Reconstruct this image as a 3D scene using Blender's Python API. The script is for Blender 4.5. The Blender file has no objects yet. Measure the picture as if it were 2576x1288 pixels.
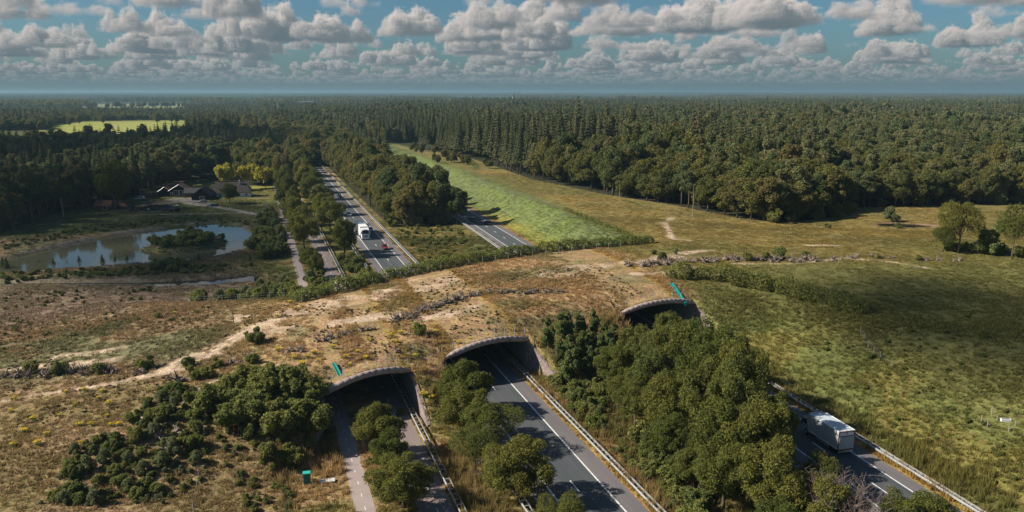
import bpy, math, random
import numpy as np
from mathutils import Vector, Matrix

S = bpy.context.scene
COL = S.collection
R = math.radians

# ================================================================ camera, sky, sun, exposure
cam_d = bpy.data.cameras.new('camera'); cam = bpy.data.objects.new('camera', cam_d); COL.objects.link(cam)
cam.location = (0, 0, 48.0)
cam.rotation_euler = (math.pi / 2 - R(11.6013), 0, -R(17.8717))
cam_d.sensor_width = 36; cam_d.lens = 36 * 2002 / 2576; cam_d.clip_start = .5; cam_d.clip_end = 200000
S.camera = cam
S.render.resolution_x, S.render.resolution_y = 1024, 512
S.view_settings.view_transform = 'Standard'; S.view_settings.look = 'None'
S.view_settings.exposure = 1.5; S.view_settings.gamma = 1.0; S.view_settings.use_curve_mapping = False
S.cycles.use_denoising = True
S.cycles.max_bounces = 6; S.cycles.diffuse_bounces = 4; S.cycles.glossy_bounces = 3; S.cycles.transmission_bounces = 4
S.cycles.transparent_max_bounces = 8; S.cycles.volume_bounces = 0
S.cycles.caustics_reflective = False; S.cycles.caustics_refractive = False

SUN_AZ, SUN_EL = R(280), R(36)                     # compass bearing (clockwise from +Y) and height of the sun
to_sun = Vector((math.sin(SUN_AZ) * math.cos(SUN_EL), math.cos(SUN_AZ) * math.cos(SUN_EL), math.sin(SUN_EL)))
sun_d = bpy.data.lights.new('sun', 'SUN'); sun = bpy.data.objects.new('sun', sun_d); COL.objects.link(sun)
sun_d.energy = 2.75; sun_d.angle = R(.5); sun_d.color = (1.0, .92, .81)
sun.rotation_euler = to_sun.to_track_quat('Z', 'Y').to_euler(); sun.location = (-200, 40, 300)

# ---------------------------------------------------------------- terrain heights (metres; the roads lie at z = 0)
def hash2(ix, iy, seed):
    h = (ix.astype(np.int64) * 374761393 + iy.astype(np.int64) * 668265263 + seed * 1442695041) & 0xFFFFFFFF
    h = ((h ^ (h >> 13)) * 1274126177) & 0xFFFFFFFF
    return ((h ^ (h >> 16)) & 0xFFFF) / 65535.0
def vnoise(x, y, s, seed=0):
    x = np.asarray(x, float) / s; y = np.asarray(y, float) / s
    ix = np.floor(x); iy = np.floor(y); fx = x - ix; fy = y - iy
    fx = fx * fx * (3 - 2 * fx); fy = fy * fy * (3 - 2 * fy)
    ix = ix.astype(np.int64); iy = iy.astype(np.int64)
    a = hash2(ix, iy, seed); b = hash2(ix + 1, iy, seed); c = hash2(ix, iy + 1, seed); d = hash2(ix + 1, iy + 1, seed)
    return (a * (1 - fx) + b * fx) * (1 - fy) + (c * (1 - fx) + d * fx) * fy
def fbm(x, y, s, seed=0, o=4):
    t = 0; w = 1; n = 0
    for k in range(o):
        t = t + w * vnoise(x, y, s / 2 ** k, seed + 17 * k); n += w; w *= .55
    return t / n
def sstep(a, b, x):
    t = np.clip((x - a) / (b - a), 0, 1)
    return t * t * (3 - 2 * t)
def inside(poly, x, y):
    """signed distance to a polygon, positive inside"""
    x = np.asarray(x, float); y = np.asarray(y, float)
    d = np.full(np.shape(x), 1e18); ins = np.zeros(np.shape(x), bool)
    n = len(poly)
    for i in range(n):
        x0, y0 = poly[i]; x1, y1 = poly[(i + 1) % n]
        ex, ey = x1 - x0, y1 - y0
        t = np.clip(((x - x0) * ex + (y - y0) * ey) / (ex * ex + ey * ey + 1e-9), 0, 1)
        d = np.minimum(d, (x - x0 - t * ex) ** 2 + (y - y0 - t * ey) ** 2)
        c = ((y0 > y) != (y1 > y))
        with np.errstate(divide='ignore', invalid='ignore'):
            ins ^= c & (x < (x1 - x0) * (y - y0) / (y1 - y0 + 1e-12) + x0)
    d = np.sqrt(d)
    return np.where(ins, d, -d)
def near_line(pts, x, y):
    x = np.asarray(x, float); y = np.asarray(y, float)
    d = np.full(np.shape(x), 1e18)
    for (x0, y0), (x1, y1) in zip(pts[:-1], pts[1:]):
        ex, ey = x1 - x0, y1 - y0
        t = np.clip(((x - x0) * ex + (y - y0) * ey) / (ex * ex + ey * ey + 1e-9), 0, 1)
        d = np.minimum(d, (x - x0 - t * ex) ** 2 + (y - y0 - t * ey) ** 2)
    return np.sqrt(d)
PORTALS = [(7.3, 21.3, 112.2, 118.2), (27.8, 44.0, 122.3, 127.6), (66.5, 85.0, 137.6, 141.0)]   # tunnel walls x0, x1 and the portal's y at each
XN = [-60, -30, 0, 7.3, 21.3, 27.8, 44, 66.5, 85, 100, 112, 400]
YN = [118, 112, 109, 112.2, 118.2, 122.3, 127.6, 137.6, 141, 143, 132, 100]
XF = [-120, -40, -12, 7.4, 26, 40, 66, 84, 103, 120, 400]
YF = [196, 190, 172, 162, 173, 181.5, 190.5, 194, 195, 195, 195]
XZ = [-140, -75, -40, -12, 3, 12, 30, 70, 90, 120, 250, 400]
ZD = [1.0, 1.2, 2.2, 5.0, 6.6, 7.0, 7.4, 7.6, 7.2, 6.8, 6.0, 5.5]
POND = [(-100, 262), (-71.1, 266.5), (-58, 286), (-46.0, 300.2), (-30, 310), (-15.7, 317.5), (-6, 306), (-1.6, 285.9), (-3.5, 266), (-6.4, 256.8), (-12, 249), (-20, 245.5), (-38.5, 243.6), (-67.2, 241.6), (-105, 238)]
ISLAND = [(-36.5, 268), (-31, 281), (-22, 288.5), (-14, 287), (-9.5, 276), (-13, 263.5), (-21, 258), (-30, 259)]
STREAM = [(-90, 234), (-64, 228.6), (-36, 220.5), (-24, 216), (-12, 214.5), (-2, 217)]
POND_R = [(193, 205), (197, 210.5), (203, 209), (209.5, 203.5), (207, 199), (197.5, 199.5)]
def road_r(y):
    """centre of the right carriageway, which bends"""
    y = np.asarray(y, float); u = np.clip(y, 30, 420) - 80
    return 71.6 + .055 * u - .00008 * u * u + np.where(y > 420, (y - 420) * .0006, 0) + np.where(y < 30, (y - 30) * .06, 0)
def height(x, y, cut=True):
    x = np.asarray(x, float); y = np.asarray(y, float)
    und = fbm(x, y, 60, 3, 3) - .5
    far = sstep(420, 1100, y)
    # natural land: flat on the left, a plateau on the right of the right carriageway
    rr = road_r(y)
    foot = rr + 8.0 + np.where(y < 150, 1.5, 0)
    w_near, w_far = 34.0, 17.0
    ww = w_far + (w_near - w_far) * (1 - sstep(140, 215, y))
    plate = (6.6 - 1.6 * sstep(115, 180, x) + .7 * und) * (1 - .6 * far)
    plate = plate + 1.6 * sstep(0, 1, np.clip((y - 520) / 60, 0, 1)) * 0
    nat = np.where(x > foot, plate * sstep(0, 1, np.clip((x - foot) / ww, 0, 1) ** .9), 0)
    nat = nat + np.where(x < 4, (.5 + .7 * und) * sstep(4, -12, x), 0)
    yn = np.interp(x, XN, YN); yf = np.interp(x, XF, YF); zd = np.interp(x, XZ, ZD)
    mid = np.sin(np.clip((y - yn) / np.maximum(yf - yn, 1), 0, 1) * math.pi)
    lip = y - yn
    deck = zd + .9 * mid + .5 * und * mid - 1.6 * (1 - sstep(-1, 7, lip)) * sstep(-20, 4, x)
    dn = yn - y; df = y - yf
    out = np.maximum(np.maximum(dn, df), 0)
    slope = np.where(dn > 0, .46, .36) * (1 - .80 * sstep(84, 116, x)) * np.where(x < 0, .75, 1)
    bank = deck - slope * np.maximum(out - .8, 0)
    k = .8
    h = np.clip(.5 + .5 * (bank - nat) / k, 0, 1)
    z = nat * (1 - h) + bank * h + k * h * (1 - h) * .5
    # water
    pd = inside(POND, x, y); isl = inside(ISLAND, x, y)
    dip = sstep(-1.5, 3, pd) * 1.7 * (1 - sstep(-2.0, 2.5, isl))
    z = z - dip - sstep(2.6, 1.0, near_line(STREAM, x, y) - 2.4 * sstep(-34, -18, x)) * 1.35 + sstep(0, 6, isl) * .8
    z = z - sstep(-2.5, 1.5, inside(POND_R, x, y)) * 1.3
    # the carriageways, verges and median at z = 0
    if cut:
        road = np.zeros(np.shape(x))
        for x0, x1, ya, yb in PORTALS:
            u = np.clip(np.interp(x, [x0, x1], [ya, yb]) - y, 0, 9)
            road = np.maximum(road, ((x > x0 - .3 - u * (.22 if x0 < 10 else 0)) & (x < x1 + .3 + u * (.25 if 40 < x1 < 50 else .04))).astype(float))
        clear = ((x > 3) & (x < foot) & ((y < yn - 15) | (y > yf + 22)))
        z = np.where((road > 0) | clear, np.minimum(z, .0 + .25 * np.maximum(und, 0) * ((road == 0) & (x > 45) & (x < 64))), z)
    far_r = sstep(7000, 15000, np.hypot(x, y)) * 34 * fbm(x, y, 9000, 9, 2)
    return z + far_r


def bake_sky():
    """a field of cumulus over a flat base, ray-marched once into a panorama of the whole upper sky (colour, cover)"""
    rng = np.random.default_rng(5)
    BASE = 950.0; TILE = 61440.0; N = 1024; C = TILE / N
    gen = np.zeros((N, N), np.float32)
    def heap(M, c, x, y, rad, top, wrap):
        k = 5 + int(rad / 150)
        for i in range(k):
            a = rng.uniform(0, 6.283); q = rng.uniform(0, .8) ** .7 * rad
            bx, by = x + math.cos(a) * q, y + math.sin(a) * q * .8
            br = rng.uniform(.28, .55) * rad * (1.1 - .45 * q / rad)
            bh = top * (1 - .65 * (q / rad) ** 1.5) * rng.uniform(.6, 1.05)
            i0 = int((bx - br) / c); i1 = int((bx + br) / c) + 2; j0 = int((by - br) / c); j1 = int((by + br) / c) + 2
            ii = np.arange(i0, i1); jj = np.arange(j0, j1)
            g = 1 - ((ii[None, :] * c - bx) ** 2 + (jj[:, None] * c - by) ** 2) / br ** 2
            g = (bh * np.maximum(g, 0) ** .62).astype(np.float32)
            if wrap:
                ix = np.ix_(jj % M.shape[0], ii % M.shape[1])
            else:
                oj = (jj >= 0) & (jj < M.shape[0]); oi = (ii >= 0) & (ii < M.shape[1])
                g = g[np.ix_(oj, oi)]; ix = np.ix_(jj[oj], ii[oi])
            M[ix] = np.maximum(M[ix], g)
    for i in range(1900):
        rad = 160 + 720 * rng.random() ** 2.6
        heap(gen, C, rng.uniform(0, TILE), rng.uniform(0, TILE), rad, rad * rng.uniform(.5, 1.0), True)
    # the larger clouds in the distance ahead: bearing (deg), distance (km), half width (km), top (m)
    NX0, NY0, NC = -16000.0, 4000.0, 50.0; near = np.zeros((560, 840), np.float32)
    BIG = [(2.34, 15.72, 1.04, 808), (-0.73, 14.86, 0.42, 409), (10.68, 14.52, 0.73, 480), (-4.9, 10.75, 0.71, 296), (-13.13, 11.39, 0.34, 366), (-9.61, 11.81, 0.42, 217), (-7.24, 14.74, 0.5, 325), (-12.09, 20.02, 0.84, 423), (-2.23, 13.3, 0.16, 97), (-1.73, 20.45, 0.53, 375), (15.97, 9.37, 0.32, 146), (21.29, 11.12, 0.51, 306), (19.05, 12.85, 0.31, 147), (18.21, 18.47, 0.37, 339), (24.9, 14.09, 0.84, 323), (24.35, 18.11, 0.94, 233), (30.34, 13.88, 0.83, 637), (35.82, 12.6, 0.6, 405), (40.5, 12.04, 0.53, 232), (34.03, 15.22, 0.58, 244), (46.42, 10.51, 0.71, 231), (48.54, 12.43, 0.5, 171), (37.58, 18.11, 0.65, 216), (41.92, 22.91, 0.73, 368), (44.21, 15.46, 0.37, 156), (47.49, 16.83, 0.61, 201), (-7.93, 8.68, 0.52, 119), (7.12, 10.99, 0.26, 303), (27.64, 8.68, 0.45, 159), (43.31, 8.45, 0.71, 155), (-3.7, 16.83, 0.64, 262), (14.29, 20.45, 0.45, 281), (5.24, 22.91, 0.5, 252), (44.89, 8.23, 0.82, 151), (37.58, 8.31, 0.33, 91), (29.27, 18.11, 0.51, 216)]
    for az, dist, rad, top in BIG:
        a = R(az); heap(near, NC, math.sin(a) * dist * 1000 - NX0, math.cos(a) * dist * 1000 - NY0, rad * 1000, top, False)
    # billow noise, periodic
    K = 64
    def per(n, o):
        t = 0; w = 1
        for k in range(o):
            m = n * 2 ** k; g = rng.random((m, m, m)).astype(np.float32)
            f = np.arange(K) * m / K; i = f.astype(int); u = f - i; u = (u * u * (3 - 2 * u)).astype(np.float32); j = (i + 1) % m
            g = g[i] * (1 - u)[:, None, None] + g[j] * u[:, None, None]
            g = g[:, i] * (1 - u)[None, :, None] + g[:, j] * u[None, :, None]
            g = g[:, :, i] * (1 - u) + g[:, :, j] * u
            t = t + w * np.abs(g * 2 - 1); w *= .55
        return 1 - t / t.max()
    BIL = per(6, 3).astype(np.float32)
    LOW = rng.random((64, 64)).astype(np.float32)
    def bil(M, u, v, wrap):
        i = np.floor(u).astype(np.int32); j = np.floor(v).astype(np.int32); fu = u - i; fv = v - j
        if wrap:
            n = M.shape[0] - 1
            a, b, c, d = M[j & n, i & n], M[j & n, (i + 1) & n], M[(j + 1) & n, i & n], M[(j + 1) & n, (i + 1) & n]
        else:
            ok = (i >= 0) & (j >= 0) & (i < M.shape[1] - 1) & (j < M.shape[0] - 1)
            i = np.clip(i, 0, M.shape[1] - 2); j = np.clip(j, 0, M.shape[0] - 2)
            a, b, c, d = M[j, i], M[j, i + 1], M[j + 1, i], M[j + 1, i + 1]
            r = (a * (1 - fu) + b * fu) * (1 - fv) + (c * (1 - fu) + d * fu) * fv
            return np.where(ok, r, 0)
        return (a * (1 - fu) + b * fu) * (1 - fv) + (c * (1 - fu) + d * fu) * fv
    def dens(x, y, z):
        t = bil(gen, x / C, y / C, True)
        # the big clouds keep the small ones off their own ground
        tn = bil(near, (x - NX0) / NC, (y - NY0) / NC, False)
        r2 = (x * x + y * y)
        t = np.where(r2 < 1.5e4 ** 2, t * .9, t)
        t = np.maximum(t, tn)
        n = K - 1
        b1 = BIL[(z / 42).astype(np.int32) & n, (y / 42).astype(np.int32) & n, (x / 42).astype(np.int32) & n]
        b2 = BIL[(z / 13).astype(np.int32) & n, (y / 13).astype(np.int32) & n, (x / 13).astype(np.int32) & n]
        zz = z - BASE - 170 * (bil(LOW, x / 5200, y / 5200, True) - .5) - 90 * (bil(LOW, x / 1700 + 9, y / 1700, True) - .5)
        return np.clip((t - 60 + (b1 - .55) * 500 * np.minimum(1, t / 250) + (b2 - .55) * 200 - zz) / 90, 0, 1) * np.clip((zz + 25 - 90 * (b2 - .5)) / 90, 0, 1), t
    sx, sy, sz = to_sun
    HAZE = np.array([.138, .208, .242]); SUNC = np.array([.84, .68, .58]); AMB = np.array([.034, .080, .113]); AMT = np.array([.12, .165, .19])
    def march(az, el):
        az = az.ravel(); el = el.ravel(); n = len(az)
        ca, sa, te = np.sin(az), np.cos(az), np.tan(el)
        T = np.ones(n); rgb = np.zeros((n, 3)); s = np.maximum((BASE - 160) / np.maximum(te, 1e-4), 10.0); dsum = np.zeros(n)
        act = np.arange(n); s = s + rng.random(n) * np.maximum(35, s * .0055)
        for step in range(620):
            z = s[act] * te[act]
            keep = (T[act] > .02) & (z < BASE + 1500) & (s[act] < 90000)
            act = act[keep]
            if not len(act): break
            ss = s[act]; x = ca[act] * ss; y = sa[act] * ss; z = ss * te[act]
            ds = np.maximum(35, ss * .0055)
            d, t = dens(x, y, z)
            hit = d > .01
            if hit.any():
                h = act[hit]; xh, yh, zh, dh, th = x[hit], y[hit], z[hit], d[hit], t[hit]
                tau = 0
                for k, w in ((50, 70), (140, 110), (290, 180), (520, 270)):
                    tau = tau + w * dens(xh + sx * k, yh + sy * k, zh + sz * k)[0]
                light = .80 * np.exp(-tau * .0125) + .20 * np.exp(-tau * .0024)
                up = np.clip((zh - BASE) / 420, 0, 1)[:, None]
                mu = np.sin(az[h]) * np.cos(el[h]) * sx + np.cos(az[h]) * np.cos(el[h]) * sy + np.sin(el[h]) * sz
                light = light * (1 + 2.6 * np.maximum(mu, 0) ** 4)          # clouds scatter forward: brighter towards the sun
                colr = light[:, None] * SUNC * (.55 + .45 * up) + (AMB + SUNC * (.20 / (1 + np.maximum(th, 0) / 200))[:, None]) * (1 - up) + AMT * up * .8
                fade = np.exp(-ss[hit] / 46000)[:, None]
                colr = colr * fade + HAZE * (1 - fade)
                a = 1 - np.exp(-dh * .011 * np.minimum(ds[hit], 260) * 1.0)
                rgb[h] += (T[h] * a)[:, None] * colr
                T[h] *= 1 - a
            s[act] += np.where(d > .01, np.minimum(ds, 110 + ss * .002), ds)
        hz = .96 * np.exp(-np.degrees(el) / 1.7)
        rgb += (T * hz)[:, None] * HAZE; T = T * (1 - hz)
        return np.concatenate([rgb * .37, 1 - T[:, None]], 1)
    Wd, Hd = 5120, 512
    img = np.zeros((Hd, Wd, 4), np.float32)
    v = (np.arange(Hd) + .5) / Hd; elv = np.arcsin(np.clip(v * v, 0, 1))
    # whole sky, coarse
    ca_n, ce_n = 512, 110
    azc = ((np.arange(ca_n) + .5) / ca_n - .5) * 2 * math.pi
    vc = (np.arange(ce_n) + .5) / ce_n; elc = np.arcsin(vc * vc)
    A, E_ = np.meshgrid(azc, elc); lo = march(A, E_).reshape(ce_n, ca_n, 4)
    fx = (np.arange(Wd) + .5) / Wd * ca_n - .5; ix = np.floor(fx).astype(int); fx = (fx - ix)[None, :, None]
    fy = v * ce_n - .5; iy = np.clip(np.floor(fy).astype(int), 0, ce_n - 2); fy = np.clip(fy - iy, 0, 1)[:, None, None]
    rows = lo[iy] * (1 - fy) + lo[iy + 1] * fy
    img[:] = rows[:, ix % ca_n] * (1 - fx) + rows[:, (ix + 1) % ca_n] * fx
    # the same sky, finely, round the view
    u = (np.arange(Wd) + .5) / Wd; azs = (u - .5) * 2 * math.pi
    cols = np.where(np.abs(azs - R(17.87)) < R(38))[0]; rr = np.where(elv < R(8.5))[0]
    A, E_ = np.meshgrid(azs[cols], elv[rr])
    img[np.ix_(rr, cols)] = march(A, E_).reshape(len(rr), len(cols), 4)
    im = bpy.data.images.new('sky_panorama', Wd, Hd, alpha=True, float_buffer=True)
    im.colorspace_settings.name = 'Non-Color'; im.alpha_mode = 'CHANNEL_PACKED'
    im.pixels.foreach_set(img.ravel()); im.update(); im.pack()
    return im

def N(nt, typ, **kw):
    n = nt.nodes.new(typ)
    for k, v in kw.items():
        if k.startswith('_'):
            setattr(n, k[1:], v)
        else:
            n.inputs[int(k[1:]) if k[0] == 'i' and k[1:].isdigit() else k.replace('_', ' ')].default_value = v
    return n

W_ = bpy.data.worlds.new('World'); S.world = W_; W_.use_nodes = True
nt = W_.node_tree; nt.nodes.clear(); L = nt.links.new
out = nt.nodes.new('ShaderNodeOutputWorld')
sky = nt.nodes.new('ShaderNodeTexSky'); sky.sky_type = 'NISHITA'; sky.sun_disc = False
sky.sun_elevation = SUN_EL; sky.sun_rotation = SUN_AZ; sky.altitude = 50; sky.air_density = 1.0; sky.dust_density = 1.0; sky.ozone_density = 2.0
tint = N(nt, 'ShaderNodeMix', _data_type='RGBA', _blend_type='MULTIPLY'); tint.inputs[0].default_value = 1.0
tint.inputs[7].default_value = (.27, .42, .51, 1)
L(sky.outputs[0], tint.inputs[6])
tc = nt.nodes.new('ShaderNodeTexCoord'); sp = nt.nodes.new('ShaderNodeSeparateXYZ'); L(tc.outputs['Generated'], sp.inputs[0])
def M_(op, a, b=None):
    m = nt.nodes.new('ShaderNodeMath'); m.operation = op
    for i, q in enumerate((a, b)):
        if q is None: continue
        if isinstance(q, (int, float)): m.inputs[i].default_value = q
        else: L(q, m.inputs[i])
    return m.outputs[0]
uu = M_('ADD', M_('DIVIDE', M_('ARCTAN2', sp.outputs[0], sp.outputs[1]), 2 * math.pi), .5)
vv = M_('MINIMUM', M_('MAXIMUM', M_('SQRT', M_('MAXIMUM', sp.outputs[2], 0.0)), .002), .998)
cb = nt.nodes.new('ShaderNodeCombineXYZ'); L(uu, cb.inputs[0]); L(vv, cb.inputs[1])
tx = nt.nodes.new('ShaderNodeTexImage'); tx.image = bake_sky(); tx.extension = 'REPEAT'; tx.interpolation = 'Linear'; L(cb.outputs[0], tx.inputs[0])
bg1 = nt.nodes.new('ShaderNodeBackground'); bg2 = nt.nodes.new('ShaderNodeBackground'); add = nt.nodes.new('ShaderNodeAddShader')
L(tint.outputs[2], bg1.inputs[0]); L(M_('MULTIPLY', M_('SUBTRACT', 1.0, tx.outputs[1]), .050), bg1.inputs[1])
L(tx.outputs[0], bg2.inputs[0]); bg2.inputs[1].default_value = 1.0
L(bg1.outputs[0], add.inputs[0]); L(bg2.outputs[0], add.inputs[1]); L(add.outputs[0], out.inputs[0])
W_.cycles.sampling_method = 'MANUAL'; W_.cycles.sample_map_resolution = 512

# ================================================================ helpers
random.seed(11); RNG = np.random.default_rng(11)

def tag(o, label=None, cat=None, group=None, kind=None):
    if label: o['label'] = label
    if cat: o['category'] = cat
    if group: o['group'] = group
    if kind: o['kind'] = kind
    return o
def link(o, parent=None):
    COL.objects.link(o)
    if parent is not None: o.parent = parent
    return o
def empty(name, loc=(0, 0, 0), rz=0, label=None, cat=None, group=None):
    o = bpy.data.objects.new(name, None); o.location = loc; o.rotation_euler = (0, 0, rz); o.empty_display_size = .3
    COL.objects.link(o); return tag(o, label, cat, group)
def mesh_np(name, V, F, mat=None, smooth=False, attrs=None):
    """V (n,3), F (m,3|4) arrays, quickly"""
    V = np.ascontiguousarray(V, np.float32); F = np.ascontiguousarray(F, np.int32)
    me = bpy.data.meshes.new(name); k = F.shape[1]
    me.vertices.add(len(V)); me.vertices.foreach_set('co', V.ravel())
    me.loops.add(F.size); me.loops.foreach_set('vertex_index', F.ravel())
    me.polygons.add(len(F)); me.polygons.foreach_set('loop_start', np.arange(0, F.size, k, dtype=np.int32))
    me.polygons.foreach_set('loop_total', np.full(len(F), k, np.int32))
    if smooth: me.polygons.foreach_set('use_smooth', np.ones(len(F), bool))
    for an, (dom, typ, arr) in (attrs or {}).items():
        a = me.attributes.new(an, typ, dom); a.data.foreach_set('color' if 'COLOR' in typ else ('vector' if typ == 'FLOAT_VECTOR' else 'value'), np.ascontiguousarray(arr).ravel())
    me.update(calc_edges=True)
    if mat: me.materials.append(mat)
    return me
def obj(name, me, parent=None, loc=None, rz=None):
    o = bpy.data.objects.new(name, me)
    if loc is not None: o.location = loc
    if rz is not None: o.rotation_euler = (0, 0, rz)
    return link(o, parent)

class MB:
    """collects simple solids into one mesh"""
    def __init__(s): s.v = []; s.f = []
    def add(s, V, F):
        o = len(s.v); s.v += [tuple(p) for p in V]; s.f += [tuple(i + o for i in f) for f in F]; return s
    def box(s, x0, x1, y0, y1, z0, z1, tx=0, ty=0):
        V = [(x0, y0, z0), (x1, y0, z0), (x1, y1, z0), (x0, y1, z0), (x0 + tx, y0 + ty, z1), (x1 - tx, y0 + ty, z1), (x1 - tx, y1 - ty, z1), (x0 + tx, y1 - ty, z1)]
        return s.add(V, [(3, 2, 1, 0), (4, 5, 6, 7), (0, 1, 5, 4), (1, 2, 6, 5), (2, 3, 7, 6), (3, 0, 4, 7)])
    def tube(s, pts, rad, n=6, cap=True):
        pts = [Vector(p) for p in pts]; rad = rad if isinstance(rad, (list, tuple)) else [rad] * len(pts)
        rings = []
        for i, p in enumerate(pts):
            d = (pts[min(i + 1, len(pts) - 1)] - pts[max(i - 1, 0)]); d = d.normalized() if d.length > 1e-6 else Vector((0, 0, 1))
            a = d.cross(Vector((0, 0, 1)) if abs(d.z) < .95 else Vector((1, 0, 0))).normalized(); b = d.cross(a)
            rings.append([p + (a * math.cos(t) + b * math.sin(t)) * rad[i] for t in [2 * math.pi * k / n for k in range(n)]])
        V = [q for r in rings for q in r]; F = []
        for i in range(len(pts) - 1):
            for k in range(n):
                F.append((i * n + k, (i + 1) * n + k, (i + 1) * n + (k + 1) % n, i * n + (k + 1) % n))
        if cap: F += [tuple(range(n)), tuple(reversed(range((len(pts) - 1) * n, len(pts) * n)))]
        return s.add(V, F)
    def prism(s, prof, x0, x1):
        """profile in (y, z) swept along x"""
        n = len(prof); V = [(x0, y, z) for y, z in prof] + [(x1, y, z) for y, z in prof]
        return s.add(V, [tuple(range(n)), tuple(reversed(range(n, 2 * n)))] + [(i, i + n, (i + 1) % n + n, (i + 1) % n) for i in range(n)])
    def wheel(s, x, y, z, r, w, n=14):
        V = [(x + sx * w / 2, y + r * math.cos(t), z + r * math.sin(t)) for sx in (-1, 1) for t in [2 * math.pi * k / n for k in range(n)]]
        return s.add(V, [tuple(range(n)), tuple(reversed(range(n, 2 * n)))] + [(i, i + n, (i + 1) % n + n, (i + 1) % n) for i in range(n)])
    def mesh(s, name, mat=None, smooth=False):
        me = bpy.data.meshes.new(name); me.from_pydata(s.v, [], s.f); me.update()
        if smooth:
            for p in me.polygons: p.use_smooth = True
        if mat: me.materials.append(mat)
        return me
    def build(s, name, mat, parent=None, smooth=False):
        return obj(name, s.mesh(name, mat, smooth), parent)

def copy_tree(o, parent=None):
    c = o.copy(); COL.objects.link(c)
    if parent is not None: c.parent = parent
    for ch in KIDS.get(o.name, []): copy_tree(ch, c)
    return c
KIDS = {}
def note_kids(root):
    for o in root.children:
        KIDS.setdefault(root.name, []).append(o); note_kids(o)

# ---------------------------------------------------------------- materials
def material(name, col, rough=.8, spec=.3, noise=None, bump=None, metal=0, col2=None, nscale=1.0, stretch=None):
    m = bpy.data.materials.new(name); m.use_nodes = True; t = m.node_tree; b = t.nodes['Principled BSDF']
    b.inputs['Base Color'].default_value = (*col, 1); b.inputs['Roughness'].default_value = rough
    b.inputs['Specular IOR Level'].default_value = spec; b.inputs['Metallic'].default_value = metal
    if noise or col2:
        g = N(t, 'ShaderNodeTexCoord'); n = N(t, 'ShaderNodeTexNoise'); n.inputs['Scale'].default_value = nscale; n.inputs['Detail'].default_value = 6
        if stretch:                                    # wheel tracks and seams run along the road
            mp = N(t, 'ShaderNodeMapping'); mp.inputs['Scale'].default_value = stretch; t.links.new(g.outputs['Object'], mp.inputs['Vector']); t.links.new(mp.outputs[0], n.inputs['Vector'])
        else: t.links.new(g.outputs['Object'], n.inputs['Vector'])
        r = N(t, 'ShaderNodeMapRange'); r.inputs[1].default_value = .3; r.inputs[2].default_value = .7; t.links.new(n.outputs[0], r.inputs[0])
        x = N(t, 'ShaderNodeMix', _data_type='RGBA'); t.links.new(r.outputs[0], x.inputs[0])
        c2 = col2 or tuple(c * (1 - noise) for c in col)
        x.inputs[6].default_value = (*col, 1); x.inputs[7].default_value = (*c2, 1)
        t.links.new(x.outputs[2], b.inputs['Base Color'])
        if bump:
            bp = N(t, 'ShaderNodeBump'); bp.inputs['Strength'].default_value = bump; bp.inputs['Distance'].default_value = .1
            t.links.new(n.outputs[0], bp.inputs['Height']); t.links.new(bp.outputs[0], b.inputs['Normal'])
    return m

def leaf_material(name, cols, trans=.42, rough=.6):
    """foliage: each plant picks its own green, each leaf varies a little"""
    m = bpy.data.materials.new(name); m.use_nodes = True; t = m.node_tree; t.nodes.clear(); l = t.links.new
    o = N(t, 'ShaderNodeOutputMaterial'); inf = N(t, 'ShaderNodeObjectInfo')
    rp = N(t, 'ShaderNodeValToRGB'); l(inf.outputs['Random'], rp.inputs[0])
    rp.color_ramp.interpolation = 'LINEAR'
    while len(rp.color_ramp.elements) < len(cols): rp.color_ramp.elements.new(.5)
    for i, c in enumerate(cols):
        e = rp.color_ramp.elements[i]; e.position = i / max(1, len(cols) - 1); e.color = (*c, 1)
    at = N(t, 'ShaderNodeAttribute', _attribute_name='leafrand', _attribute_type='GEOMETRY')
    mr = N(t, 'ShaderNodeMapRange'); mr.inputs[3].default_value = .62; mr.inputs[4].default_value = 1.4; l(at.outputs['Fac'], mr.inputs[0])
    sc = N(t, 'ShaderNodeMix', _data_type='RGBA', _blend_type='MULTIPLY'); sc.inputs[0].default_value = 1
    l(rp.outputs[0], sc.inputs[6]); cmb = N(t, 'ShaderNodeCombineColor')
    for k in range(3): l(mr.outputs[0], cmb.inputs[k])
    l(cmb.outputs[0], sc.inputs[7])
    d = N(t, 'ShaderNodeBsdfDiffuse'); tr = N(t, 'ShaderNodeBsdfTranslucent'); mx = N(t, 'ShaderNodeMixShader'); mx.inputs[0].default_value = trans
    l(sc.outputs[2], d.inputs[0]); l(sc.outputs[2], tr.inputs[0]); l(d.outputs[0], mx.inputs[1]); l(tr.outputs[0], mx.inputs[2]); l(mx.outputs[0], o.inputs[0])
    return m

MT = {}
MT['oak'] = leaf_material('oak_leaves', [(0.105, 0.125, 0.032), (0.144, 0.154, 0.037), (0.173, 0.170, 0.041), (0.122, 0.142, 0.041)])
MT['oak_far'] = leaf_material('mixed_leaves', [(0.095, 0.113, 0.039), (0.156, 0.156, 0.045), (0.183, 0.168, 0.050), (0.107, 0.132, 0.045), (0.201, 0.166, 0.058), (0.134, 0.146, 0.043)])
MT['yellow'] = leaf_material('yellow_leaves', [(.33, .31, .05), (.42, .36, .06)])
MT['spruce'] = leaf_material('spruce_needles', [(0.076, 0.091, 0.043), (0.105, 0.113, 0.050), (0.137, 0.127, 0.060), (0.095, 0.110, 0.054)], .12)
MT['pine'] = leaf_material('pine_needles', [(0.106, 0.127, 0.052), (0.147, 0.149, 0.059), (0.176, 0.161, 0.070), (0.121, 0.142, 0.057), (0.094, 0.122, 0.048)], .12)
MT['shrub'] = leaf_material('shrub_leaves', [(0.165, 0.192, 0.051), (0.220, 0.222, 0.065), (0.140, 0.170, 0.054)])
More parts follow.
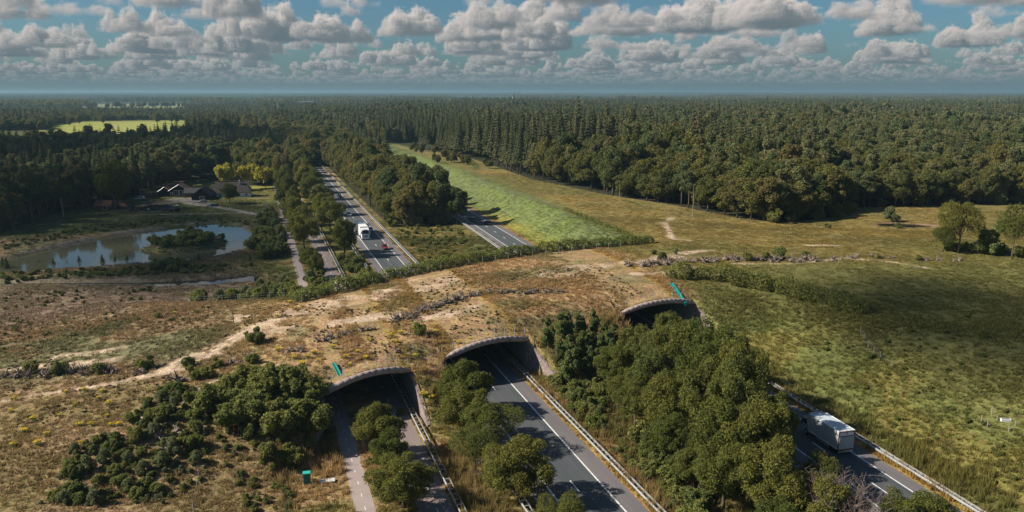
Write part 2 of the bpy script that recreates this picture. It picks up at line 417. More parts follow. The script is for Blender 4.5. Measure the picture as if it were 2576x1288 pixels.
MT['pale_shrub'] = leaf_material('pale_shrub_leaves', [(.20, .21, 0.102), (.165, .19, 0.083)])
MT['yew'] = leaf_material('alder_leaves', [(.165, .205, .070), (.185, .222, .072)], .45)
MT['bark'] = material('bark', (.13, .10, .075), .9, .1, noise=.4, nscale=3)
MT['pine_bark'] = material('pine_bark', (.21, .135, .095), .9, .1, noise=.4, nscale=2)
MT['birch'] = material('birch_bark', (.50, .47, .42), .9, .1, noise=.5, nscale=2)
MT['twig'] = material('bare_twigs', (.21, .16, .14), .9, .1, noise=.3, nscale=2)
MT['stump'] = material('weathered_root_wood', (.30, .235, .185), .9, .1, noise=.6, nscale=2.5)
MT['asphalt'] = material('asphalt', (.060, .068, .074), .85, .25, col2=(.092, .096, .098), nscale=1.0, stretch=(.9, .03, 1))
MT['asphalt_worn'] = material('worn_asphalt', (.120, .112, .115), .9, .2, col2=(.165, .150, .148), nscale=1.0, stretch=(.8, .05, 1))
MT['asphalt_pink'] = material('side_road_asphalt', (.20, .160, .148), .9, .2, col2=(.26, .210, .190), nscale=1.0, stretch=(.8, .08, 1))
MT['asphalt_path'] = material('path_asphalt', (.30, .245, .225), .9, .2, col2=(.36, .29, .262), nscale=.5)
MT['paint'] = material('road_paint', (.74, .73, .70), .7, .3, noise=.25, nscale=2)
MT['zinc'] = material('galvanised_steel', (.56, .58, .59), .42, .5, noise=.2, nscale=1.5, metal=.5)
MT['post'] = material('weathered_post_wood', (.36, .31, .25), .9, .1, noise=.3, nscale=3)
MT['dark_wood'] = material('dark_post_wood', (.10, .08, .06), .9, .1, noise=.3, nscale=3)
MT['wire'] = material('fence_wire', (.22, .22, .22), .6, .4, metal=.5)
MT['concrete'] = material('concrete', (.30, .29, .27), .9, .2, noise=.3, nscale=.8)
MT['black'] = material('dark_rubber', (.018, .018, .019), .8, .2)
MT['glass'] = material('vehicle_glass', (.016, .022, .026), .08, .6)
MT['white'] = material('white_paint', (.78, .78, .76), .4, .5)
MT['chrome'] = material('light_metal', (.60, .60, .60), .35, .5, metal=.6)
MT['lamp_red'] = material('red_lamp_glass', (.42, .03, .025), .3, .5)
MT['lamp_white'] = material('clear_lamp_glass', (.82, .82, .80), .2, .6)
MT['teal'] = material('teal_plastic', (.0, .30, .255), .45, .4)
MT['teal_dark'] = material('teal_plastic_side', (.0, .16, .135), .5, .4)

# ================================================================ foliage meshes
def leaf_mesh(name, C, Nn, size, mat, aspect=.62, rng=RNG):
    """one diamond leaf (or spray of leaves) at each point C facing Nn"""
    n = len(C); Nn = Nn / (np.linalg.norm(Nn, axis=1, keepdims=True) + 1e-9)
    a = np.cross(Nn, rng.normal(size=(n, 3))); a /= np.linalg.norm(a, axis=1, keepdims=True) + 1e-9
    b = np.cross(Nn, a); s = (size * rng.uniform(.6, 1.35, n))[:, None] if np.isscalar(size) else size[:, None]
    cup = Nn * s * .16
    V = np.stack([C + a * s * .5 - cup, C + b * s * .5 * aspect, C - a * s * .5 - cup, C - b * s * .5 * aspect], 1).reshape(-1, 3)
    F = np.arange(4 * n).reshape(n, 4)
    return mesh_np(name, V, F, mat, attrs={'leafrand': ('POINT', 'FLOAT', np.repeat(rng.random(n), 4).astype(np.float32))})

def lobes_crown(name, lobes, n, size, mat, seed=0, jit=.55, gap=.18, squash=1.0):
    """leaves over the skins of many overlapping lobes; lobes = (x, y, z, r)"""
    rng = np.random.default_rng(seed); Lb = np.array(lobes); ctr = Lb[:, :3].mean(0)
    w = Lb[:, 3] ** 2; k = rng.choice(len(Lb), n * 2, p=w / w.sum())
    d = rng.normal(size=(n * 2, 3)); d /= np.linalg.norm(d, axis=1, keepdims=True)
    rr = Lb[k, 3] * (1 - .38 * rng.random(n * 2) ** 2.2)
    q = Lb[k, :3] + d * Lb[k, 3:4]; sc = Lb[:, 3].mean()
    rr *= .72 + .56 * vnoise(q[:, 0] + q[:, 2] * .8 + 50 * seed, q[:, 1] - q[:, 2] * .7, .42 * sc + .12, seed + 3) + .12 * (vnoise(q[:, 0] - q[:, 2], q[:, 1] + q[:, 2] * .9, .16 * sc + .05, seed + 8) - .5)
    rr *= 1 + .11 * np.abs(rng.normal(size=n * 2)) * (rng.random(n * 2) < .35)
    P = Lb[k, :3] + d * rr[:, None] * np.array([1, 1, squash])
    keep = np.ones(len(P), bool)
    for j in range(len(Lb)):
        q = ((P - Lb[j, :3]) / np.array([1, 1, squash])); keep &= ~((np.einsum('ij,ij->i', q, q) < (Lb[j, 3] * .74) ** 2) & (k != j))
    # gaps: leaves grow in sprays, with sky between them
    g = vnoise(P[:, 0] * 3 + P[:, 2] * 2.1 + seed * 13, P[:, 1] * 3 - P[:, 2] * 1.7, 1.6, seed)
    keep &= g > gap * rng.uniform(.6, 1.5, len(P))
    keep &= ~((d[:, 2] < -.55) & (rng.random(len(P)) < .6))
    P = P[keep][:n]; d = d[keep][:n]
    out_ = (P - ctr); out_ /= np.linalg.norm(out_, axis=1, keepdims=True) + 1e-9
    nn = d * .5 + out_ * .3 + rng.normal(size=d.shape) * (jit + .30) + np.array([0, 0, .3])
    return leaf_mesh(name, P, nn, size, mat, rng=rng)

def broadleaf(name, R_, H0, Hc, nl, nleaf, size, mat, seed, flat=1.0, cone=0.0):
    """crown of radius R_, from height H0 up for Hc metres"""
    rng = np.random.default_rng(seed); lobes = []
    for i in range(nl):
        for _ in range(30):
            p = rng.uniform(-1, 1, 3)
            if np.linalg.norm(p) < 1 and (np.linalg.norm(p) > .45 or rng.random() < .15): break
        zz = (p[2] + 1) / 2
        tap = 1 - cone * zz
        r = R_ * rng.uniform(.16, .44) * (1 - .35 * cone * zz) * (26 / (26 + .5 * max(0, nl - 26)))
        lobes.append((p[0] * (R_ - r * .6) * tap, p[1] * (R_ - r * .6) * tap, H0 + r * .6 + zz * max(Hc - 1.5 * r, .2), r))
    return lobes_crown(name, lobes, nleaf, size, mat, seed, squash=flat), lobes

def trunk_mesh(name, H, r, lobes, mat, seed=0, lean=.04, nb=6, n=7):
    rng = random.Random(seed); m = MB(); pts = []
    lx, ly = rng.uniform(-lean, lean), rng.uniform(-lean, lean)
    K = 6
    for i in range(K):
        t = i / (K - 1); pts.append((lx * H * t + rng.uniform(-.1, .1) * (0 < i), ly * H * t + rng.uniform(-.1, .1) * (0 < i), -.3 + (H + .3) * t))
    m.tube(pts, [r * (1.35 if i == 0 else 1 - .75 * i / (K - 1)) for i in range(K)], n)
    for b in sorted(lobes, key=lambda q: -q[3])[:nb]:
        t = rng.uniform(.45, .85); p0 = Vector(pts[int(t * (K - 1))]); p1 = Vector(b[:3])
        mid = p0.lerp(p1, .5) + Vector((rng.uniform(-.3, .3), rng.uniform(-.3, .3), .4))
        m.tube([p0, mid, p1], [r * .42, r * .28, r * .1], 5, False)
    return m.mesh(name, mat, True)

def conifer_mesh(name, H, R_, z0, n, size, mat, seed, droop=.25, irregular=.25):
    rng = np.random.default_rng(seed); t = rng.random(n) ** .75
    h = z0 + (H - z0) * (1 - t); whorl = np.round(h / (H * .055)) * H * .055
    h = h * .35 + whorl * .65
    wid = R_ * (.08 + .92 * np.clip((H - h) / (H - z0), 0, 1) ** .85)
    a = rng.random(n) * 6.2832; arm = np.floor(a / 6.2832 * 9 + np.floor(whorl * 3.7)) ; a = a * .45 + (arm * 6.2832 / 9) * .55
    wid = wid * (1 - irregular + irregular * 2 * hash2(arm.astype(np.int64), np.round(whorl * 10).astype(np.int64), seed))
    q = rng.random(n) ** .55
    P = np.stack([np.cos(a) * wid * q, np.sin(a) * wid * q, h - droop * wid * q ** 1.5], 1)
    nn = np.stack([np.cos(a) * .7, np.sin(a) * .7, np.full(n, .75)], 1) + rng.normal(size=(n, 3)) * .4
    return leaf_mesh(name, P, nn, size * (.5 + .5 * np.clip(wid / R_, 0, 1)) * rng.uniform(.7, 1.3, n), mat, rng=rng)

def pine_lobes(R_, H0, Hc, nl, seed):
    rng = np.random.default_rng(seed); lo = []
    for i in range(nl):
        t = rng.random(); a = rng.random() * 6.283; q = R_ * (1 - .55 * t) * rng.uniform(.1, .9)
        lo.append((math.cos(a) * q, math.sin(a) * q, H0 + Hc * t, R_ * rng.uniform(.24, .42)))
    return lo

def proto(kind, crown, trunk):
    return {'kind': kind, 'crown': crown, 'trunk': trunk}
PT = {}
for i in range(3):     # close broadleaf trees
    c, lo = broadleaf('oak_crown', 4.6, 2.2, 7.9, 48, 27000, .225, MT['oak'], 100 + i)
    PT['oak%d' % i] = proto('broadleaf_tree', c, trunk_mesh('oak_trunk', 7.2, .26, lo, MT['bark'], i))
for i in range(2):     # ash-like, looser, with branches showing
    c, lo = broadleaf('loose_crown', 4.6, 3.0, 6.6, 28, 13500, .215, MT['oak'], 130 + i)
    PT['loose%d' % i] = proto('broadleaf_tree', c, trunk_mesh('loose_trunk', 8.0, .22, lo, MT['bark'], i + 5, .08, 12))
for i in range(4):     # forest broadleaf, seen at 250 m and more
    c, lo = broadleaf('forest_crown', 4.6, 2.2, 11.5, 34, 8200, .48, MT['oak_far'], 150 + i, cone=.25)
    PT['wood%d' % i] = proto('broadleaf_tree', c, trunk_mesh('forest_trunk', 9.5, .28, lo, MT['bark'], i + 9, .03, 4, 6))
for i in range(3):
    PT['spruce%d' % i] = proto('spruce_tree', conifer_mesh('spruce_crown', 20, 3.4, 6.5 - i, 4200, .70, MT['spruce'], 200 + i), trunk_mesh('spruce_trunk', 19, .24, [], MT['bark'], i + 20, .01, 0, 6))
for i in range(3):
    lo = pine_lobes(4.0, 8.0, 8.5, 20, 220 + i)
    PT['pine%d' % i] = proto('pine_tree', lobes_crown('pine_crown', lo, 6500, .46, MT['pine'], 220 + i, squash=.9), trunk_mesh('pine_trunk', 16, .22, lo, MT['pine_bark'], i + 30, .02, 6, 6))
c, lo = broadleaf('birch_crown', 2.6, 6, 9, 14, 2200, .55, MT['oak_far'], 240); PT['birch0'] = proto('birch_tree', c, trunk_mesh('birch_trunk', 13, .20, lo, MT['birch'], 40, .05, 5, 6))
for i in range(3):     # shrubs
    c, lo = broadleaf('shrub_crown', 1.7, .0, 2.6, 12, 3000, .24, MT['shrub'], 260 + i, cone=.3)
    PT['shrub%d' % i] = proto('shrub', c, trunk_mesh('shrub_stems', 1.5, .06, lo, MT['bark'], i + 50, .1, 6, 5))
c, lo = broadleaf('pale_crown', 1.5, .0, 2.9, 12, 2600, .22, MT['pale_shrub'], 270, cone=.5); PT['pale0'] = proto('shrub', c, trunk_mesh('shrub_stems', 1.6, .05, lo, MT['bark'], 60, .1, 6, 5))
for i in range(2):     # upright alders on the bank
    c, lo = broadleaf('upright_crown', 1.5, .0, 5.6, 18, 5200, .25, MT['yew'], 280 + i, cone=.7); PT['upright%d' % i] = proto('broadleaf_tree', c, trunk_mesh('upright_trunk', 4.6, .09, lo, MT['bark'], i + 66, .03, 6, 5))
for i in range(2):     # young conifers by the pond
    PT['young%d' % i] = proto('young_conifer', conifer_mesh('young_crown', 4.2, 1.3, .3, 700, .42, MT['spruce'], 290 + i, .15), trunk_mesh('young_trunk', 3.9, .06, [], MT['bark'], i + 70, .01, 0, 5))
c, lo = broadleaf('yellow_crown', 4.6, 2.4, 6.0, 20, 3400, .66, MT['yellow'], 300, flat=.8); PT['yellow0'] = proto('broadleaf_tree', c, trunk_mesh('yellow_trunk', 6.0, .2, lo, MT['bark'], 71, .05, 6, 6))

def plant(key, x, y, s=1.0, label=None, cat='tree', group=None, sz=None, rz=None, z=None):
    p = PT[key]; zz = float(height(x, y)) if z is None else z
    r = empty(p['kind'], (x, y, zz - .05), random.uniform(0, 6.28) if rz is None else rz, label, cat, group)
    r.scale = (s, s, sz or s)
    obj('trunk' if 'shrub' not in key and 'pale' not in key else 'stems', p['trunk'], r); obj('crown', p['crown'], r)
    return r

# ================================================================ scattered stuff: geometry-node instances on points
def scatter(name, protos, P, scl, rot, idx, tint=None, kind='stuff'):
    n = len(P); me = bpy.data.meshes.new(name); me.vertices.add(n); me.vertices.foreach_set('co', np.ascontiguousarray(P, np.float32).ravel())
    for an, typ, arr in (('scl', 'FLOAT_VECTOR', scl), ('rot', 'FLOAT', rot), ('idx', 'INT', idx)):
        a = me.attributes.new(an, typ, 'POINT'); a.data.foreach_set('vector' if typ == 'FLOAT_VECTOR' else 'value', np.ascontiguousarray(arr, np.int32 if typ == 'INT' else np.float32).ravel())
    if tint is not None:
        a = me.attributes.new('tint', 'FLOAT_COLOR', 'POINT'); a.data.foreach_set('color', np.ascontiguousarray(np.concatenate([tint, np.ones((n, 1))], 1), np.float32).ravel())
    o = obj(name, me); o['kind'] = kind
    g = bpy.data.node_groups.new(name, 'GeometryNodeTree'); l = g.links.new
    g.interface.new_socket('Geometry', in_out='INPUT', socket_type='NodeSocketGeometry'); g.interface.new_socket('Geometry', in_out='OUTPUT', socket_type='NodeSocketGeometry')
    gi = g.nodes.new('NodeGroupInput'); go = g.nodes.new('NodeGroupOutput'); jn = g.nodes.new('GeometryNodeJoinGeometry')
    def attr(nm, ty):
        a = g.nodes.new('GeometryNodeInputNamedAttribute'); a.data_type = ty; a.inputs[0].default_value = nm; return a.outputs[0]
    ai, asc, ar = attr('idx', 'INT'), attr('scl', 'FLOAT_VECTOR'), attr('rot', 'FLOAT')
    cx = g.nodes.new('ShaderNodeCombineXYZ'); l(ar, cx.inputs[2])
    e2r = g.nodes.new('FunctionNodeEulerToRotation'); l(cx.outputs[0], e2r.inputs[0])
    for k, me_k in enumerate(protos):
        po = bpy.data.objects.new(me_k.name + '_source', me_k)
        oi = g.nodes.new('GeometryNodeObjectInfo'); oi.inputs[0].default_value = po; oi.inputs[1].default_value = True
        cmp_ = g.nodes.new('FunctionNodeCompare'); cmp_.data_type = 'INT'; cmp_.operation = 'EQUAL'; l(ai, cmp_.inputs[2]); cmp_.inputs[3].default_value = k
        ip = g.nodes.new('GeometryNodeInstanceOnPoints'); l(gi.outputs[0], ip.inputs[0]); l(cmp_.outputs[0], ip.inputs[1]); l(oi.outputs['Geometry'], ip.inputs[2])
        l(e2r.outputs[0], ip.inputs['Rotation']); l(asc, ip.inputs['Scale']); l(ip.outputs[0], jn.inputs[0])
    l(jn.outputs[0], go.inputs[0])
    md = o.modifiers.new('scatter', 'NODES'); md.node_group = g
    return o

def in_view(x, y, margin=2.0, near=40):
    az = np.degrees(np.arctan2(x, y)) - 17.87
    return (np.abs(az) < 33.0 + margin) & (np.hypot(x, y) > near)

# ================================================================ what grows where
FIELDS = [[(-203.3, 939.4), (-63.0, 894.2), (-106.3, 1527.1), (-202.2, 1558.0), (-279.7, 1501.8), (-279.6, 1317.7)],
          [(-395.3, 2180.3), (-158.2, 2188.1), (-267.9, 3834.0), (-692.6, 3970.9)],
          [(-566.8, 2018.4), (-426.9, 2006.3), (-487.5, 2294.2), (-658.8, 2349.5)],
          [(682.7, 843.2), (699.4, 837.8), (810.6, 966.2), (792.0, 972.2)],
          [(1012.8, 4238.0), (1357.5, 4126.8), (2404.1, 7308.6), (1794.3, 7505.2)],
          [(2085.8, 4855.2), (2822.2, 4617.7), (4664.7, 7635.4), (3448.1, 8027.7)]]
LEFT_WOOD = [(-100, 296), (-85, 312), (-78, 352), (-60, 384), (-54, 414), (-40, 446), (-24, 472), (-8, 500), (-8, 900), (-25, 1190), (-75, 1000), (-72, 740), (-110, 705), (-260, 690), (-500, 700), (-900, 700), (-420, 340), (-220, 285)]
RIGHT_WOOD = [(134.4, 489), (128.5, 369), (139.5, 306), (152.5, 269), (158, 236), (165.5, 224), (192, 229), (215, 246), (285, 235), (360, 225), (1500, 420), (5200, 2600), (4200, 7000), (900, 7000), (118, 900), (117, 640)]
def wood_mask(x, y):
    rr = road_r(y)
    m = inside(LEFT_WOOD, x, y) > 0
    m |= inside(RIGHT_WOOD, x, y) > 0
    m |= (x > 46) & (x < rr - 9) & (y > 284) & (y < 1500)
    m |= (x > 26) & (x < rr + 8) & (y > 545)
    m |= (x > -10) & (x < 26) & (y > 436) & (y < 1500) & ~((x > 13.5) & (x < 21.5)) 
    m |= (y > 1180)
    m |= (x > 96) & (y > 690)
    m &= ~((x > 26.5) & (x < 44.5) & (y < 545)) & ~((x > rr - 8) & (x < rr + 8) & (y < 560)) & ~((x > rr + 7) & (x < 118) & (y < 560)) & ~((x > rr + 8) & (x < rr + 24) & (y < 800))
    for f in FIELDS: m &= ~(inside(f, x, y) > 0)
    return m
SAND = [([(-38.4, 130.1), (-30.2, 129.3), (-21.8, 128.1), (-16.2, 129.1), (-12.3, 131.3), (-9.4, 133.7)], 1.0), ([(-14.5, 129.9), (-12.4, 132.9), (-9.4, 133.7)], 2.6),
        ([(-10.3, 134.2), (-7.0, 137.1), (-1.9, 144.2), (3.9, 149.5)], 1.9), ([(-42.0, 144.4), (-36.7, 143.8), (-31.1, 142.6), (-24.0, 140.0)], 1.2), ([(-33.9, 147.8), (-28.0, 146.0), (-24.3, 146.3)], 1.2),
        ([(-10.8, 117.5), (-7.7, 120.1), (-3.7, 120.9), (0.9, 121.7)], .9), ([(-11.3, 115.8), (-9.8, 118.2), (-6.5, 118.0), (-4.3, 118.2)], 1.1), ([(-16.9, 111.6), (-15.9, 114.0)], 1.1),
        ([(-9.1, 156.6), (-5.5, 155.9), (-1.1, 152.0)], .7), ([(-4.9, 155.4), (-4.8, 148.7)], .7), ([(0.9, 143.3), (9.7, 150.3), (21.4, 158.0), (35.7, 162.9)], 5.5), ([(12.3, 139.3), (20.3, 140.5), (28.4, 137.0), (38.3, 140.5)], 2.2),
        ([(60.8, 162.0), (70.8, 165.2), (81.3, 168.2)], 4.2), ([(84.6, 166.6), (92.8, 172.1), (102.9, 176.2), (112.0, 177.8)], 1.4), ([(102.0, 175.6), (110.2, 177.7)], 1.6), ([(85.6, 164.3), (92.9, 170.2), (99.6, 170.5)], 1.5), ([(79.8, 156.9), (93.0, 157.2), (97.7, 153.0), (102.5, 152.3)], 1.3), ([(95.5, 160.5), (95.2, 156.4)], 1.6),
        ([(108.1, 160.9), (122.4, 157.5), (138.9, 159.1), (147.1, 152.1), (150.2, 145.4)], .7), ([(115.5, 195.8), (113.8, 202.0), (126.6, 229.6), (134.2, 238.7)], 1.2), ([(142.2, 176.8), (149.2, 174.3)], 1.3)]
# albedos of the grounds
DRY, OLIVE, HEATH, SANDC, LUSH, VERGE, FLOOR, LAWN, FIELD, BROWN, PINK = [np.array(c) for c in (
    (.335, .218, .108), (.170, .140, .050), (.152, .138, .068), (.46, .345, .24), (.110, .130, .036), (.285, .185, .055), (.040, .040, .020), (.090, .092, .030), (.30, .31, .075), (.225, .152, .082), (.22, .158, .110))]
def ground_albedo(x, y):
    x = np.asarray(x, float); y = np.asarray(y, float); n = x.shape
    def mix(a, b, t): return a * (1 - t[..., None]) + b * t[..., None]
    n1 = fbm(x, y, 40, 21, 3); n2 = fbm(x, y, 11, 22, 4); n3 = fbm(x * .5, y * 1.4, 5, 23, 3); n4 = fbm(x, y, 95, 24, 2)
    wob = (n2 - .5) * 5
    c = np.broadcast_to(OLIVE, n + (3,)).copy()
    rr = road_r(y)
    yn = np.interp(x, XN, YN); yf = np.interp(x, XF, YF)
    c = mix(c, LUSH, sstep(.45, .62, n1) * .75); c = mix(c, DRY, sstep(.52, .7, n2) * .55)
    # left: heath and bare brown ground
    left = sstep(6, -8, x + wob)
    c = mix(c, mix(np.broadcast_to(HEATH, n + (3,)), BROWN, sstep(.42, .62, n2)), left * (y < 340))
    c = mix(c, LAWN, left * sstep(296, 304, y + wob))
    c = mix(c, PINK * .8, left * sstep(165, 185, y + wob) * sstep(232, 215, y + wob) * sstep(.35, .6, n1) * .8)
    low = left * sstep(132, 122, y + x * .25 + wob)
    near_l = left * sstep(112, 100, y + wob)
    c = mix(c, mix(np.broadcast_to(BROWN * 1.1, n + (3,)), np.array((.150, .122, .042)), sstep(.48, .64, n2) * .6), low * .9)
    c = mix(c, np.array((.150, .145, .050)), near_l * sstep(.34, .55, n1) * .75)
    # the deck of the overpass: dry grass
    on = sstep(-2, 3, y - yn + wob * .4) * sstep(-1, 4, yf - y + wob * .4) * sstep(-14, 4, x + wob) * sstep(122, 100, x + wob)
    c = mix(c, mix(np.broadcast_to(DRY, n + (3,)), HEATH * 1.25, sstep(.50, .66, n2) * .7), on)
    c = mix(c, OLIVE * .95, on * sstep(.5, .62, n3) * .5)
    # banks of the portals
    bank = sstep(2, -1, y - yn) * (y > yn - 22) * (x > 2) * (x < 66)
    c = mix(c, mix(np.broadcast_to(OLIVE * 1.2, n + (3,)), DRY, sstep(.42, .58, n2) * .8), bank)
    # right meadow
    mead = sstep(rr + 8, rr + 14, x + wob * .3) * (y < 560)
    gold = np.array((.220, .162, .052)); dull = np.array((.165, .134, .048)); green = np.array((.125, .122, .038))
    mm = mix(np.broadcast_to(gold, n + (3,)), dull, sstep(.4, .62, n2) * .7); mm = mix(mm, green, sstep(.45, .6, n1) * .6)
    mm = mix(mm, green, sstep(190, 130, y + wob * 3) * .8)
    c = mix(c, mm, mead)
    # the green bank beside the right carriageway, yellow at its foot
    bank2 = sstep(rr + 6.0, rr + 8.5, x + wob * .2) * sstep(rr + 34, rr + 22, x + wob * 1.2) * sstep(196, 206, y)
    c = mix(c, mix(np.broadcast_to(np.array((.128, .158, .046)), n + (3,)), np.array((.115, .138, .050)), sstep(.40, .62, n2)), bank2)
    c = mix(c, np.array((.255, .225, .045)), bank2 * sstep(rr + 15, rr + 8.5, x + wob) * sstep(330, 285, y + wob * 4) * (.45 + .55 * sstep(.4, .6, n2)))
    near_r = sstep(rr + 6.0, rr + 8, x) * sstep(rr + 32, rr + 20, x + wob) * sstep(140, 130, y)
    c = mix(c, mix(np.broadcast_to(np.array((.165, .14, .038)), n + (3,)), LUSH, sstep(.4, .6, n2)), near_r * .6)
    # verges
    for xr in (20.3, 28.6, 41.9):
        c = mix(c, VERGE, sstep(1.5, .5, np.abs(x - xr)) * .7 * ((y > 40) & (y < 700)))
    c = mix(c, VERGE * 1.1, sstep(1.6, .5, np.abs(x - rr - 6.2)) * .8 * ((y > 40) & (y < 500)))
    c = mix(c, OLIVE * .9, ((x > 45) & (x < 66) & (y < 130)) * .6)
    med = (x > 43) & (x < rr - 6.5) & (y > 196) & (y < 300)
    c = mix(c, mix(np.broadcast_to(np.array((.17, .135, .045)), n + (3,)), LAWN, sstep(.42, .6, n2)), med * .85)
    # banks of the ponds
    pd = inside(POND, x, y)
    c = mix(c, np.array((.20, .16, .12)), sstep(-4.5, -1.5, pd + wob * .35) * sstep(1.5, 0, pd) * sstep(.3, .55, n3))
    c = mix(c, np.array((.19, .15, .11)), sstep(5, 2.5, near_line(STREAM, x, y)) * .7)
    c = mix(c, np.array((.21, .145, .085)), sstep(-5, -1.0, inside(POND_R, x, y) + wob * .3))
    c = mix(c, np.array((.12, .115, .05)), sstep(0, 1, inside(ISLAND, x, y)))
    # bare sand
    sand = np.zeros(n)
    for pts, w in SAND:
        d = near_line(pts, x, y)
        sand = np.maximum(sand, sstep(w * 1.25, w * .45, d + (n3 - .5) * w * 1.7 + (n2 - .5) * w * .8) * (.62 * sstep(.38, .58, fbm(x, y, 3.2, 29, 3)) + .14 if w > 3 else .45 + .55 * sstep(.36, .52, fbm(x, y, 2.4, 28, 2))))
    c = mix(c, SANDC, sand * .92)
    # farm
    c = mix(c, np.array((.23, .215, .19)), sstep(-.5, 1.0, inside([(-37.7, 376.1), (-29.6, 376.3), (-17.3, 356.9), (-22.0, 390.5), (-39.4, 395.7)], x, y)) * .85)
    c = mix(c, np.array((.15, .12, .09)), sstep(-1.5, 2, inside([(-46.4, 349.2), (-32.2, 349.3), (-36.8, 384.8), (-50.5, 389.9)], x, y) + wob * .3) * .8)
    c = mix(c, np.array((.33, .29, .25)), sstep(2.2, 1.4, near_line([(-29.4, 373.3), (-17.4, 359.4), (-7.5, 343.6), (1.7, 329.5), (9.3, 322.8)], x, y)))
    c = mix(c, np.array((.26, .22, .17)), sstep(1.5, .8, near_line([(-47.9, 343.9), (-33.1, 341.6), (-19.6, 338.6), (-7.4, 337.6)], x, y)))
    c = mix(c, np.array((.22, .165, .12)), sstep(1.0, .5, near_line([(-36.5, 331.6), (-31.1, 335.2), (-27.6, 343.1)], x, y)))
    c = mix(c, np.array((.32, .23, .19)), sstep(-.5, .8, inside([(8.6, 416.7), (14.8, 418.0), (20.3, 479.7), (12.5, 477.4)], x, y)) * .9)
    c = mix(c, np.array((.30, .28, .05)), sstep(-.5, .8, inside([(11.4, 445.8), (13.9, 444.7), (17.8, 469.2), (14.8, 469.8)], x, y)) * .9)
    c = mix(c, np.array((.28, .27, .045)), sstep(-1, 1.5, inside([(-5.7, 419.7), (8.8, 423.7), (9.2, 438.8), (-2.8, 440.9)], x, y)) * .8)
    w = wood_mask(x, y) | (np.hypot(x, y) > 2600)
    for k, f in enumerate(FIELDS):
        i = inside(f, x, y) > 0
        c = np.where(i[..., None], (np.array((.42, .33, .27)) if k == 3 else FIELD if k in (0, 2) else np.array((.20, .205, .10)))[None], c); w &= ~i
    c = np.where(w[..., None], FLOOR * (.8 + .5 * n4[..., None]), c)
    return np.clip(c, .004, .7), sand

# ================================================================ the ground, one sheet to the horizon
def ground_material():
    m = bpy.data.materials.new('ground'); m.use_nodes = True; t = m.node_tree; l = t.links.new; b = t.nodes['Principled BSDF']
    b.inputs['Roughness'].default_value = .95; b.inputs['Specular IOR Level'].default_value = .1
    a = N(t, 'ShaderNodeAttribute', _attribute_name='albedo'); g = N(t, 'ShaderNodeTexCoord')
    cur = a.outputs['Color']; bumps = []
    for scale, det, lo, hi in ((.35, 4, .72, 1.25), (2.1, 5, .62, 1.38), (9.0, 3, .70, 1.28)):
        n = N(t, 'ShaderNodeTexNoise'); n.inputs['Scale'].default_value = scale; n.inputs['Detail'].default_value = det; l(g.outputs['Object'], n.inputs['Vector'])
        r = N(t, 'ShaderNodeMapRange'); r.inputs[1].default_value = .32; r.inputs[2].default_value = .68; r.inputs[3].default_value = lo; r.inputs[4].default_value = hi; l(n.outputs[0], r.inputs[0])
        c = N(t, 'ShaderNodeCombineColor'); [l(r.outputs[0], c.inputs[k]) for k in range(3)]
        x = N(t, 'ShaderNodeMix', _data_type='RGBA', _blend_type='MULTIPLY'); x.inputs[0].default_value = 1; l(cur, x.inputs[6]); l(c.outputs[0], x.inputs[7]); cur = x.outputs[2]
        bumps.append(n.outputs[0])
    # dry and green blades mixed at small scale
    n = N(t, 'ShaderNodeTexNoise'); n.inputs['Scale'].default_value = 1.1; n.inputs['Detail'].default_value = 7; l(g.outputs['Object'], n.inputs['Vector'])
    hs = N(t, 'ShaderNodeHueSaturation'); r = N(t, 'ShaderNodeMapRange'); r.inputs[1].default_value = .3; r.inputs[2].default_value = .7; r.inputs[3].default_value = .47; r.inputs[4].default_value = .53
    l(n.outputs[0], r.inputs[0]); l(r.outputs[0], hs.inputs['Hue']); l(cur, hs.inputs['Color']); l(hs.outputs[0], b.inputs['Base Color'])
    bp = N(t, 'ShaderNodeBump'); bp.inputs['Strength'].default_value = .8; bp.inputs['Distance'].default_value = .25; l(bumps[1], bp.inputs['Height']); l(bp.outputs[0], b.inputs['Normal'])
    return m
MT['ground'] = ground_material()
def axis(a, b, s, ends, extra):
    v = list(np.arange(a, b + s * .5, s)); st = s; q = b
    while q < ends[1]: st *= 1.13; q += st; v.append(q)
    st = s; q = a
    while q > ends[0]: st *= 1.13; q -= st; v.append(q)
    v = [p for p in v if all(abs(p - e) > .12 for e in extra)] + list(extra)
    return np.array(sorted(v))
edges_x = [q for p in PORTALS for q in (p[0] - .36, p[0] - .26, p[1] + .26, p[1] + .36)]
gx = axis(-100, 225, .85, (-45000, 45000), edges_x); gy = axis(56, 345, .85, (-60, 45000), [])
GX, GY = np.meshgrid(gx, gy)
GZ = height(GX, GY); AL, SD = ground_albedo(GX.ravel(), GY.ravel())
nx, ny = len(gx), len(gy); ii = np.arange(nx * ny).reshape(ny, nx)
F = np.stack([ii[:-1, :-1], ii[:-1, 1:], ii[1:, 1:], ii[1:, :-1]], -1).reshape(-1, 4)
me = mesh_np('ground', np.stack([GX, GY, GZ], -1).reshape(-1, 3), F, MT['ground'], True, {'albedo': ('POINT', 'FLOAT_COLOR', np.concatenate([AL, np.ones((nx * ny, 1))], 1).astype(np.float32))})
obj('ground', me)['kind'] = 'structure'

